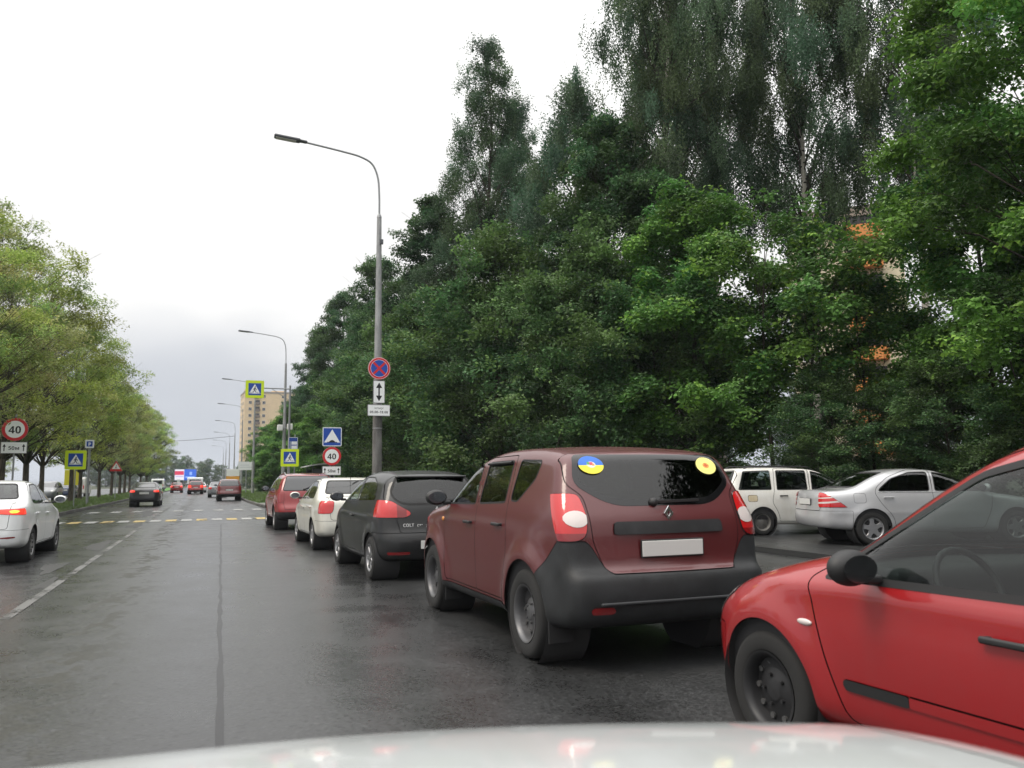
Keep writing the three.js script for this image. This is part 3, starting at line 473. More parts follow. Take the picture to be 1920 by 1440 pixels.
// -- black three-door hatchback
const letters = (str, h, mat, name, parent, pos) => { const g = new TextGeometry(str, { font, size: h, depth: 0.006, curveSegments: 4 }); g.computeBoundingBox(); const m = part(name, g, mat, parent); m.position.set(...pos); return m; };
{
  const S = {
    cell: 0.028, R: 0.30, arch: 0.345, axles: [-1.19, 1.31], tyreW: 0.19, wheel: 'alloy', track: 0.745, paint: P_black, flare: 0.022, k: 0.15, bowF: 0.2, bowR: 0.16, crown: 0.06,
    outline: [[-1.80, 0.22, 0.05], [-1.91, 0.38], [-1.90, 0.66], [-1.78, 0.82], [-1.45, 0.98], [-1.15, 1.06, 0.15], [-0.25, 1.47, 0.5], [0.35, 1.545], [1.0, 1.53], [1.52, 1.47, 0.06], [1.60, 1.41, 0.04], [1.83, 1.03, 0.12], [1.87, 0.72, 0.1], [1.93, 0.60, 0.06], [1.94, 0.40], [1.84, 0.22], [-1.6, 0.18]],
    sec: [[0.15, 0.74], [0.28, 0.80], [0.5, 0.832], [0.7, 0.842], [0.9, 0.835], [1.03, 0.805], [1.2, 0.745], [1.45, 0.63], [1.56, 0.56]],
    plan: [[-1.95, 0.66], [-1.75, 0.84], [-1.4, 0.96], [-0.9, 1.0], [1.0, 1.0], [1.45, 0.975], [1.75, 0.92], [1.98, 0.82]],
    regions: [
      { name: 'side_window', f: onSide([[-1.0, 1.06], [-0.32, 1.38], [0.12, 1.45], [0.22, 1.06]], 0.05), mat: glassClear, seal: 0.016, sides: true, parent: 'front_door', glass: 1, push: -0.003 },
      { name: 'quarter_window', f: onSide([[0.29, 1.07], [0.20, 1.45], [0.75, 1.44], [1.16, 1.34], [1.36, 1.13], [1.28, 1.09]], 0.06), mat: glassDark, seal: 0.014, sides: true, glass: 1, push: -0.003 },
      { name: 'windscreen', f: (() => { const w = sdPoly(roundPoly(sym([[0.52, 1.44], [0.70, 1.06]]), 0.05)); return (x, y, z) => Math.max(w(x, y), z + 0.2); })(), mat: glassClear, seal: 0.02, glass: 1 },
      { name: 'tail_lamp', f: onRear([[0.37, 0.945], [0.37, 0.905], [0.45, 0.865], [1.1, 0.87], [1.1, 1.12], [0.72, 1.115], [0.62, 1.10]], 1.45, 0.03), mat: lampRed, seal: 0.006, sealName: 'lamp_surround', sides: true, push: 0.008, inner: [{ name: 'tip_lens', mat: lampRed, f: (x, y) => Math.abs(x) - 0.43 }, { name: 'inner_lens', mat: lampRedDeep, f: (x, y) => Math.abs(x) - 0.56 }] },
      { name: 'rear_window', f: onRearAll(sym([[0.52, 1.445, 0.06], [0.655, 1.19, 0.12], [0.50, 1.035, 0.14]]), 1.1), mat: glassDark, seal: 0.03, parent: 'tailgate', glass: 1, push: 0.002 },
      { name: 'rear_reflector', f: onRear([[0.40, 0.405], [0.70, 0.405], [0.70, 0.365], [0.40, 0.365]], 1.5, 0.01), mat: lampRedDeep, sides: true, push: 0.005 },
      { name: 'tailgate', f: onRearAll(sym([[0.60, 1.56, 0.03], [0.715, 1.12, 0.05], [0.57, 0.86, 0.06], [0.52, 0.66, 0.03]]), 1.46, 0.03), seam: 0.005 },
      { name: 'rear_bumper', f: (x, y, z) => Math.max(y - 0.66, 1.42 - z), seam: 0.004 },
      { name: 'headlamp', f: onFront([[0.42, 0.80], [1.1, 0.92], [1.1, 0.68], [0.46, 0.66]], -1.45, 0.05), mat: headLens, sides: true, push: 0.005 },
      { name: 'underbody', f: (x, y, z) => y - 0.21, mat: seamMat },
      { name: 'front_door', f: onSide([[-1.02, 1.04, 0.03], [-0.32, 1.42, 0.15], [0.14, 1.48, 0.02], [0.27, 1.06, 0.03], [0.25, 0.34, 0.06], [-0.80, 0.32, 0.05], [-0.95, 0.70, 0.1]], 0.05), seam: 0.004, sides: true },
      { name: 'rub_strip', f: (x, y, z) => Math.max(Math.abs(y - 0.53 - z * 0.01) - 0.012, Math.abs(z + 0.3) - 0.55, 0.5 - Math.abs(x)), mat: trimBlack, sides: true, push: 0.006, parent: 'front_door' },
    ],
    interior: { z1: -0.25, z2: 0.72, dash: -0.95, y: 0.24, dashY: 0.88 }, mirror: [1.06, -0.80, P_black], handles: [[0.12, 0.86]], plate: [0.50], wiper: [1.075, 0.46, 0.10, 0.02],
    extra: ({ root, made, backZ, topY }) => {
      const g = made.tailgate || root, zz = backZ(-0.3, 0.765) + 0.003, silverLetter = std(lin(0.72, 0.72, 0.72), 0.4, 0.2);
      letters('COLT', 0.046, silverLetter, 'badge_lettering', g, [-0.49, 0.742, zz - 0.010]); letters('CZ3', 0.034, silverLetter, 'badge_lettering', g, [-0.29, 0.742, zz - 0.002]);
      const tri = new THREE.Shape([[0, 0.042], [0.02, 0.008], [0, -0.026], [-0.02, 0.008]].map(p => new THREE.Vector2(...p))), arm = a => new THREE.ExtrudeGeometry(tri, { depth: 0.008, bevelEnabled: false }).translate(0, 0.03, 0).rotateZ(a);
      part('badge', merge([0, TAU / 3, -TAU / 3].map(arm)).translate(0, 0.945, backZ(0, 0.94) + 0.006), silverLetter, g);
      part('roof_spoiler', rbox(1.04, 0.03, 0.16, 0.014, 0, topY(0, 1.5) - 0.035, 1.545).rotateX(0.0), P_black, g);
      part('exhaust_pipe', cyl(0.022, 0.022, 0.12, 12).rotateX(Math.PI / 2).translate(0.4, 0.23, 1.86), steelRim, root);
    },
  };
  standAt(S, 'black_hatchback', 'black three-door hatchback parked in front of the dark red sport utility', 'car', 3.0, -12.95, 0.03);
}

// -- saloons share one builder of regions
function saloonRegions(o) {
  return [
    { name: 'side_window', f: onSide(o.w1, 0.05), mat: o.glassF || glassClear, seal: 0.016, sides: true, parent: 'front_door', glass: 1, push: -0.003 },
    { name: 'side_window', f: onSide(o.w2, 0.05), mat: o.glassB || glassMid, seal: 0.016, sides: true, parent: 'rear_door', glass: 1, push: -0.003 },
    ...(o.w3 ? [{ name: 'quarter_window', f: onSide(o.w3, 0.05), mat: o.glassB || glassMid, seal: 0.014, sides: true, glass: 1, push: -0.003 }] : []),
    { name: 'windscreen', f: (() => { const w = sdPoly(roundPoly(sym(o.ws), 0.05)); return (x, y, z) => Math.max(w(x, y), z + 0.1); })(), mat: glassClear, seal: 0.02, glass: 1 },
    { name: 'rear_window', f: (() => { const w = sdPoly(roundPoly(sym(o.rw), 0.07)); return (x, y, z) => Math.max(w(x, y), 0.5 - z); })(), mat: o.glassR || glassMid, seal: 0.025, glass: 1, push: 0.001 },
    { name: 'tail_lamp', f: onRear(o.lamp, o.lampZ, o.lampR ?? 0.04), mat: o.lampMat || lampRed, seal: 0.006, sealName: 'lamp_surround', sides: true, push: 0.008, inner: o.lampInner || [] },
    { name: 'headlamp', f: onFront(o.head, o.headZ, 0.05), mat: headLens, sides: true, push: 0.005 },
    ...(o.grille ? [{ name: 'grille', f: onFront(sym(o.grille), o.headZ, 0.03), mat: trimBlack, push: -0.01 }] : []),
    ...(o.reflect ? [{ name: 'rear_reflector', f: onRear(o.reflect, 1.5, 0.012), mat: lampRedDeep, sides: true, push: 0.004 }] : []),
    ...(o.diffuser ? [{ name: 'diffuser', f: onRearAll(sym(o.diffuser), 1.3, 0.04), mat: cladding }] : []),
    ...(o.bootLid ? [{ name: 'boot_lid', f: onRearAll(sym(o.bootLid), o.bootZ, 0.04), seam: 0.004 }] : []),
    ...(o.bumperY ? [{ name: 'rear_bumper', f: (x, y, z) => Math.max(y - o.bumperY, o.bumperZ - z), seam: 0.003 }] : []),
    ...(o.flap ? [{ name: 'fuel_flap', f: (x, y, z) => Math.max(onSideFlap(o.flap)(z, y), 0.4 - x), seam: 0.003 }] : []),
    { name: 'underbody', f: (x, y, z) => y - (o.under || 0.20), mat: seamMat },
    { name: 'front_door', f: onSide(o.d1, 0.05), seam: 0.004, sides: true },
    { name: 'rear_door', f: onSide(o.d2, 0.05), seam: 0.004, sides: true },
    ...(o.more || []),
  ];
}
const flapCache = new Map(); function onSideFlap([z0, z1, y0, y1]) { const k = [z0, z1, y0, y1].join(); if (!flapCache.has(k)) flapCache.set(k, sdPoly(roundPoly([[z0, y0], [z1, y0], [z1, y1], [z0, y1]], 0.04))); return flapCache.get(k); }
const saloonSpec = (o = {}) => ({
  cell: o.cell || 0.03, R: 0.305, arch: 0.35, axles: [-1.33, 1.24], tyreW: 0.19, wheel: o.wheel || 'cap', track: 0.745, paint: o.paint, flare: 0.018, k: 0.14, bowF: 0.18, bowR: 0.12, crown: 0.05,
  outline: [[-2.05, 0.22, 0.05], [-2.18, 0.36], [-2.18, 0.62], [-2.08, 0.76], [-1.75, 0.90], [-1.15, 1.00, 0.2], [-0.30, 1.40, 0.5], [0.20, 1.475], [0.75, 1.46], [1.10, 1.36, 0.3], [1.62, 1.09, 0.2], [2.06, 1.06, 0.10], [2.13, 0.97, 0.06], [2.17, 0.62, 0.2], [2.19, 0.45], [2.10, 0.24], [-1.85, 0.18]],
  sec: [[0.15, 0.75], [0.28, 0.815], [0.5, 0.842], [0.68, 0.850], [0.85, 0.843], [0.98, 0.815], [1.15, 0.745], [1.38, 0.63], [1.5, 0.55]],
  plan: [[-2.25, 0.66], [-2.0, 0.84], [-1.65, 0.96], [-1.1, 1.0], [1.2, 1.0], [1.7, 0.975], [2.02, 0.92], [2.24, 0.80]],
  regions: saloonRegions({
    w1: [[-1.0, 1.0], [-0.36, 1.33], [-0.02, 1.39], [0.05, 1.01]], w2: [[0.14, 1.015], [0.08, 1.395], [0.62, 1.385], [1.02, 1.22], [1.12, 1.05], [1.0, 1.03]], ws: [[0.52, 1.38], [0.70, 1.02]], rw: [[0.50, 1.405], [0.635, 1.12]],
    lamp: o.lamp || [[0.50, 0.985], [1.1, 1.0], [1.1, 0.76], [0.56, 0.77], [0.50, 0.83]], lampZ: o.lampZ ?? 1.86, lampMat: o.lampMat, lampInner: o.lampInner, lampR: o.lampR, head: [[0.45, 0.76], [1.1, 0.84], [1.1, 0.62], [0.48, 0.60]], headZ: -1.7, grille: [[0.40, 0.72], [0.40, 0.62]],
    reflect: o.reflect, diffuser: o.diffuser, bootLid: [[0.60, 1.2, 0.02], [0.63, 1.06, 0.03], [0.60, 0.62, 0.05]], bootZ: 1.66, bumperY: 0.60, bumperZ: 1.60, glassF: o.glassF, glassB: o.glassB, glassR: o.glassR, flap: o.flap,
    d1: [[-1.03, 0.99, 0.03], [-0.36, 1.37, 0.15], [0.02, 1.425, 0.02], [0.095, 1.02, 0.02], [0.095, 0.31, 0.03], [-0.80, 0.30, 0.04], [-0.94, 0.65, 0.1]], d2: [[0.095, 1.02, 0.02], [0.045, 1.43, 0.02], [0.64, 1.42, 0.1], [1.06, 1.24, 0.1], [1.16, 1.04, 0.06], [1.06, 0.74, 0.1], [0.86, 0.52, 0.1], [0.82, 0.31, 0.04], [0.095, 0.31, 0.02]], more: o.more,
  }),
  interior: o.cell > 0.05 ? null : { z1: -0.32, z2: 0.55, dash: -0.95, y: 0.18, dashY: 0.82 }, mirror: [1.0, -0.84, o.paint], handles: [[-0.06, 0.84, o.handle], [0.92, 0.86, o.handle, 1]], plate: o.plate || [0.80], extra: o.extra,
});
standAt(saloonSpec({ paint: P_cream, cell: 0.03, wheel: 'alloy', lamp: [[0.53, 0.995], [1.1, 1.01], [1.1, 0.74], [0.60, 0.745], [0.55, 0.80]], glassR: glassDark, glassB: glassDark,
  extra: ({ root, topY }) => { part('roof_aerial', limb([V(0, topY(0, 0.9), 0.9), V(0, topY(0, 0.9) + 0.28, 1.1)], [0.006, 0.003], 5), trimBlack, root); } }),
  'white_saloon', 'cream white saloon parked between black hatchback and red estate', 'car', 2.88, -18.42, 0.02);
standAt(saloonSpec({ paint: P_white, cell: 0.028, wheel: 'cap', lampMat: lampLit, lamp: [[0.34, 0.955], [0.34, 0.93], [0.46, 0.875], [1.1, 0.835], [1.1, 0.975]], lampZ: 1.78, lampR: 0.02, lampInner: [{ name: 'brake_lens', mat: lampLitAmber, f: (x, y) => Math.hypot((Math.abs(x) - 0.68) / 0.075, (y - 0.915) / 0.026) - 1 }], reflect: [[0.44, 0.475], [0.72, 0.495], [0.72, 0.465], [0.46, 0.45]], diffuser: [[0.46, 0.36], [0.36, 0.15]], plate: [0.78], glassR: glassMid }),
  'white_saloon', 'white saloon with lit tail lamps driving in the left lane', 'car', -3.78, -18.3, 0.0);

// -- silver saloon seen from its right side
{
  const o = saloonSpec({ paint: P_silver, cell: 0.028, wheel: 'star', flap: [1.36, 1.60, 0.80, 0.99], glassB: glassDark, glassF: glassDark, handle: P_silver });
  o.outline = [[-2.10, 0.22, 0.05], [-2.25, 0.36], [-2.25, 0.60], [-2.16, 0.74], [-1.75, 0.88], [-1.10, 0.97, 0.2], [-0.25, 1.35, 0.5], [0.25, 1.425], [0.80, 1.40], [1.20, 1.27, 0.3], [1.66, 1.045, 0.25], [2.14, 1.015, 0.08], [2.19, 0.94, 0.06], [2.23, 0.60, 0.2], [2.26, 0.44], [2.16, 0.26], [-1.9, 0.19]];
  o.axles = [-1.42, 1.30]; o.R = 0.31; o.arch = 0.36; o.crease = [[0.60, 0.03, 0.008, -1.0, 2.2]];
  o.regions = saloonRegions({
    w1: [[-0.98, 0.975], [-0.32, 1.295], [0.04, 1.345], [0.09, 0.985]], w2: [[0.18, 0.985], [0.13, 1.35], [0.48, 1.345], [0.86, 1.23], [1.12, 1.05], [1.16, 0.985]], ws: [[0.52, 1.33], [0.70, 0.99]], rw: [[0.50, 1.35], [0.63, 1.06]], glassF: glassMid, glassB: glassDark, glassR: glassDark,
    lamp: [[0.50, 0.985], [1.1, 0.99], [1.1, 0.70], [0.55, 0.70]], lampZ: 1.86, lampInner: [{ name: 'lower_lens', mat: lampRed, f: (x, y, z) => y - 0.784 + (z - 2.0) * 0.1 }, { name: 'reversing_lens', mat: lampClear, f: (x, y, z) => y - 0.816 + (z - 2.0) * 0.1 }, { name: 'middle_lens', mat: lampRed, f: (x, y, z) => y - 0.875 + (z - 2.0) * 0.1 }, { name: 'indicator_lens', mat: lampClear, f: (x, y, z) => y - 0.895 + (z - 2.0) * 0.1 }], head: [[0.45, 0.76], [1.1, 0.82], [1.1, 0.60], [0.48, 0.58]], headZ: -1.75, grille: [[0.34, 0.74], [0.30, 0.58]],
    bootLid: [[0.60, 1.2, 0.02], [0.63, 1.02, 0.03], [0.60, 0.64, 0.05]], bootZ: 1.7, bumperY: 0.635, bumperZ: 1.66, flap: [1.40, 1.62, 0.78, 0.955],
    d1: [[-1.0, 0.96, 0.03], [-0.32, 1.33, 0.15], [0.07, 1.385, 0.02], [0.135, 0.99, 0.02], [0.135, 0.30, 0.03], [-0.80, 0.30, 0.04], [-0.95, 0.65, 0.1]], d2: [[0.135, 0.99, 0.02], [0.09, 1.39, 0.02], [0.52, 1.385, 0.1], [0.92, 1.25, 0.1], [1.18, 1.06, 0.06], [1.22, 0.95, 0.05], [1.10, 0.74, 0.1], [0.90, 0.52, 0.1], [0.86, 0.30, 0.04], [0.135, 0.30, 0.02]],
    more: [{ name: 'bumper_strip', f: (x, y, z) => Math.max(Math.abs(y - 0.585) - 0.012, 1.66 - z), mat: cladding, push: 0.006 }],
  });
  // the wedge lamp: its upper edge slopes down along the wing
  const lampR = o.regions.find(r => r.name === 'tail_lamp'), f0 = lampR.f; lampR.f = (x, y, z) => Math.max(f0(x, y, z + 0.25), 0.72 * ((1.0 - y) * 0 + (y - 0.99 + (2.14 - z) * 0.72)) , 1.70 - z);
  o.handles = [[0.0, 0.86, P_silver], [0.98, 0.88, P_silver, 1]]; o.mirror = [0.97, -0.82, P_silver];
  o.extra = ({ root, onX }) => { for (const s of [-1, 1]) part('chrome_strip', limb([V(s * onX(0.965, -0.9), 0.965, -0.9), V(s * onX(0.972, 0.1), 0.972, 0.1), V(s * onX(0.972, 1.16), 0.972, 1.16)], [0.009, 0.009, 0.009], 6), chrome, root); };
  standAt(o, 'silver_saloon', 'silver saloon with five-spoke wheels parked nose away from the road', 'car', 13.05, -12.1, rad(-109)).position.y = 0.101;
}
// -- old white estate beside it
{
  const S = {
    cell: 0.03, R: 0.285, arch: 0.335, axles: [-1.32, 1.17], tyreW: 0.17, wheel: 'steel', track: 0.72, paint: P_oldwhite, rimMat: std(lin(0.16, 0.155, 0.145), 0.6, 0.4), flare: 0.012, k: 0.10, bowF: 0.1, bowR: 0.05, crown: 0.04,
    outline: [[-1.98, 0.22, 0.05], [-2.08, 0.36], [-2.08, 0.60], [-1.98, 0.72], [-1.6, 0.86], [-1.12, 0.96, 0.1], [-0.40, 1.40, 0.3], [0.10, 1.485], [1.0, 1.495], [1.62, 1.47, 0.05], [1.70, 1.42, 0.04], [1.93, 0.96, 0.10], [1.98, 0.80, 0.1], [2.03, 0.60, 0.05], [2.04, 0.40], [1.94, 0.24], [-1.8, 0.19]],
    sec: [[0.15, 0.74], [0.28, 0.80], [0.5, 0.825], [0.68, 0.832], [0.86, 0.82], [0.98, 0.79], [1.15, 0.73], [1.42, 0.63], [1.52, 0.58]],
    plan: [[-2.15, 0.74], [-1.9, 0.88], [-1.5, 0.97], [-1.0, 1.0], [1.3, 1.0], [1.75, 0.96], [2.1, 0.88]],
    regions: [
      { name: 'side_window', f: onSide([[-0.98, 0.985], [-0.44, 1.33], [-0.10, 1.41], [-0.04, 0.985]], 0.03), mat: glassClear, seal: 0.018, sides: true, parent: 'front_door', glass: 1, push: -0.003 },
      { name: 'side_window', f: onSide([[0.06, 0.985], [0.02, 1.42], [0.74, 1.425], [0.80, 0.985]], 0.03), mat: glassClear, seal: 0.018, sides: true, parent: 'rear_door', glass: 1, push: -0.003 },
      { name: 'quarter_window', f: onSide([[0.92, 0.99], [0.88, 1.425], [1.52, 1.41], [1.70, 0.995]], 0.03), mat: glassClear, seal: 0.018, sides: true, glass: 1, push: -0.003 },
      { name: 'windscreen', f: (() => { const w = sdPoly(roundPoly(sym([[0.55, 1.40], [0.70, 1.0]]), 0.05)); return (x, y, z) => Math.max(w(x, y), z + 0.2); })(), mat: glassClear, seal: 0.02, glass: 1 },
      { name: 'rear_window', f: onRearAll(sym([[0.56, 1.42], [0.66, 1.0]]), 1.4, 0.06), mat: glassMid, seal: 0.025, glass: 1, parent: 'tailgate' },
      { name: 'tail_lamp', f: onRear([[0.60, 0.94], [1.1, 0.94], [1.1, 0.66], [0.60, 0.66]], 1.86, 0.03), mat: lampRed, sides: true, push: 0.006 },
      { name: 'fuel_flap', f: (x, y, z) => Math.max(onSideFlap([1.28, 1.50, 0.74, 0.88])(z, y), 0.4 - x), seam: 0.004, mat: paint([206, 196, 168], { amt: 0.4, s: 11, dust: [150, 120, 84], rough: 0.55, coat: 0.4, cr: 0.3 }) },
      { name: 'tailgate', f: onRearAll(sym([[0.60, 1.55], [0.70, 1.0], [0.60, 0.62]]), 1.66, 0.03), seam: 0.005 },
      { name: 'rear_bumper', f: (x, y, z) => Math.max(y - 0.60, 1.62 - z), mat: paint([176, 176, 172], { amt: 0.4, s: 12 }), seam: 0.004 },
      { name: 'headlamp', f: onFront([[0.42, 0.76], [1.1, 0.80], [1.1, 0.60], [0.42, 0.58]], -1.6, 0.03), mat: headLens, sides: true },
      { name: 'underbody', f: (x, y, z) => y - 0.21, mat: seamMat },
      { name: 'front_door', f: onSide([[-1.0, 0.97, 0.02], [-0.45, 1.37, 0.1], [-0.06, 1.45, 0.02], [0.01, 0.98, 0.02], [0.01, 0.30, 0.03], [-0.82, 0.30, 0.04], [-0.92, 0.65, 0.1]], 0.05), seam: 0.005, sides: true },
      { name: 'rear_door', f: onSide([[0.01, 0.98, 0.02], [-0.03, 1.455, 0.02], [0.78, 1.46, 0.03], [0.86, 0.98, 0.03], [0.94, 0.72, 0.1], [0.80, 0.50, 0.1], [0.76, 0.30, 0.04], [0.01, 0.30, 0.02]], 0.05), seam: 0.005, sides: true },
    ],
    interior: { z1: -0.30, z2: 0.55, dash: -0.95, y: 0.18, dashY: 0.80 }, mirror: [0.98, -0.80, trimBlack], handles: [[-0.12, 0.86, trimBlack], [0.66, 0.86, trimBlack, 1]], plate: [0.74],
    extra: ({ root, onX, topY }) => { for (const s of [-1, 1]) { part('side_moulding', limb([V(s * (onX(0.925, -0.8) + 0.002), 0.925, -0.8), V(s * (onX(0.925, 1.8) + 0.002), 0.925, 1.75)], [0.008, 0.008], 6), P_oldwhite, root); part('roof_rail', limb([V(0.52 * s, topY(0.52, -0.2) - 0.01, -0.25), V(0.52 * s, topY(0.52, 0) + 0.05, -0.1), V(0.52 * s, topY(0.52, 1) + 0.05, 1.3), V(0.52 * s, topY(0.52, 1.4) - 0.01, 1.45)], [0.014, 0.014, 0.014, 0.014], 6), trimBlack, root); } },
  };
  standAt(S, 'white_estate', 'old dirty white estate car parked behind the silver saloon', 'car', 12.8, -15.4, rad(-101)).position.y = 0.101;
}
// -- bright red hatchback pulling out beside the camera
{
  const S = {
    cell: 0.024, R: 0.30, arch: 0.352, axles: [-1.19, 1.25], tyreW: 0.185, wheel: 'steel', rimMat: darkRim, track: 0.735, paint: P_red, flare: 0.03, flareW: 0.10, k: 0.16, bowF: 0.30, bowR: 0.14, crown: 0.06,
    outline: [[-1.78, 0.20, 0.05], [-1.92, 0.34], [-1.93, 0.56], [-1.86, 0.70], [-1.62, 0.84], [-1.20, 0.97], [-0.86, 1.03, 0.10], [-0.06, 1.51, 0.6], [0.45, 1.60], [1.0, 1.58], [1.45, 1.44, 0.1], [1.78, 1.0, 0.12], [1.86, 0.70], [1.90, 0.45], [1.80, 0.22], [-1.6, 0.17]],
    sec: [[0.15, 0.72], [0.28, 0.79], [0.48, 0.822], [0.66, 0.832], [0.82, 0.822], [0.92, 0.80], [1.1, 0.74], [1.46, 0.61], [1.62, 0.54]],
    plan: [[-1.96, 0.72], [-1.78, 0.87], [-1.5, 0.965], [-1.1, 1.0], [-0.7, 1.0], [1.1, 1.0], [1.5, 0.97], [1.95, 0.82]],
    crease: [[0.86, 0.035, 0.012, -1.8, 1.6]],
    regions: [
      { name: 'side_window', f: onSide([[-0.80, 0.90], [-0.70, 0.99], [-0.06, 1.395], [0.30, 1.48], [0.34, 0.915]], 0.05), mat: glassClear, seal: 0.032, sides: true, parent: 'front_door', glass: 1, push: -0.003 },
      { name: 'side_window', f: onSide([[0.44, 0.92], [0.40, 1.485], [0.85, 1.47], [1.22, 1.32], [1.28, 0.96]], 0.05), mat: glassMid, seal: 0.03, sides: true, parent: 'rear_door', glass: 1, push: -0.003 },
      { name: 'windscreen', f: (() => { const w = sdPoly(roundPoly(sym([[0.53, 1.455], [0.70, 1.005]]), 0.05)); return (x, y, z) => Math.max(w(x, y), z + 0.1); })(), mat: glassClear, seal: 0.02, glass: 1 },
      { name: 'rear_window', f: onRearAll(sym([[0.50, 1.36], [0.60, 1.05]]), 1.2, 0.06), mat: glassMid, seal: 0.025, glass: 1 },
      { name: 'tail_lamp', f: onRear([[0.55, 0.95], [1.1, 0.95], [1.1, 0.68], [0.58, 0.70]], 1.5, 0.03), mat: lampRed, sides: true, push: 0.006 },
      { name: 'headlamp', f: onFront([[0.36, 0.70], [0.74, 0.86], [0.76, 0.80], [0.72, 0.60], [0.40, 0.57]], -1.52, 0.06), mat: headLens, sides: true, push: 0.006, seal: 0.006, sealName: 'lamp_surround' },
      { name: 'grille', f: onFront(sym([[0.30, 0.62], [0.26, 0.52]]), -1.6, 0.03), mat: trimBlack, push: -0.01 },
      { name: 'lower_intake', f: onFront(sym([[0.48, 0.38], [0.44, 0.24]]), -1.6, 0.03), mat: trimBlack, push: -0.01 },
      { name: 'front_bumper', f: (x, y, z) => Math.max(y - 0.585, z + 1.545), seam: 0.003 },
      { name: 'bonnet', f: (x, y, z) => Math.max(Math.abs(x) - 0.60 - (z + 1.6) * 0.10, z + 0.96, 0.62 - y), seam: 0.004 },
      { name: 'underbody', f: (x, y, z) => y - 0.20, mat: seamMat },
      { name: 'rub_strip', f: (x, y, z) => Math.max(Math.abs(y - 0.46 - z * 0.015) - 0.024, -0.66 - z, z + 0.30, 0.5 - Math.abs(x)), mat: trimBlack, sides: true, push: 0.010 },
      { name: 'side_moulding', f: (x, y, z) => Math.max(Math.abs(y - 0.46 - z * 0.015) - 0.024, -0.30 - z, z - 0.95, 0.5 - Math.abs(x)), sides: true, push: 0.010, seam: 0.002 },
      { name: 'front_door', f: onSide([[-0.87, 0.90, 0.03], [-0.08, 1.445, 0.15], [0.34, 1.525, 0.02], [0.39, 0.98, 0.02], [0.38, 0.30, 0.04], [-0.66, 0.28, 0.06], [-0.78, 0.60, 0.1]], 0.05), seam: 0.004, sides: true },
      { name: 'rear_door', f: onSide([[0.39, 0.98, 0.02], [0.36, 1.53, 0.02], [0.86, 1.51, 0.1], [1.26, 1.34, 0.1], [1.32, 1.02, 0.05], [1.20, 0.75, 0.1], [0.92, 0.52, 0.1], [0.88, 0.30, 0.04], [0.38, 0.30, 0.02]], 0.05), seam: 0.004, sides: true },
    ],
    interior: { z1: -0.05, z2: 0.85, dash: -0.78, y: 0.18, dashY: 0.82 }, mirror: [0.915, -0.45, trimBlack], handles: [[0.16, 0.775, trimBlack], [1.05, 0.80, trimBlack, 1]], plate: [0.6],
    extra: ({ root, onX }) => { for (const s of [-1, 1]) part('side_repeater', new THREE.SphereGeometry(1, 14, 10).scale(0.012, 0.016, 0.05).translate(onX(0.69, -0.88) * s, 0.69, -0.88), lampClear, root); },
  };
  standAt(S, 'red_hatchback', 'bright red hatchback with black door mirrors close on the right', 'car', 3.55, -2.34, 0.015);
}
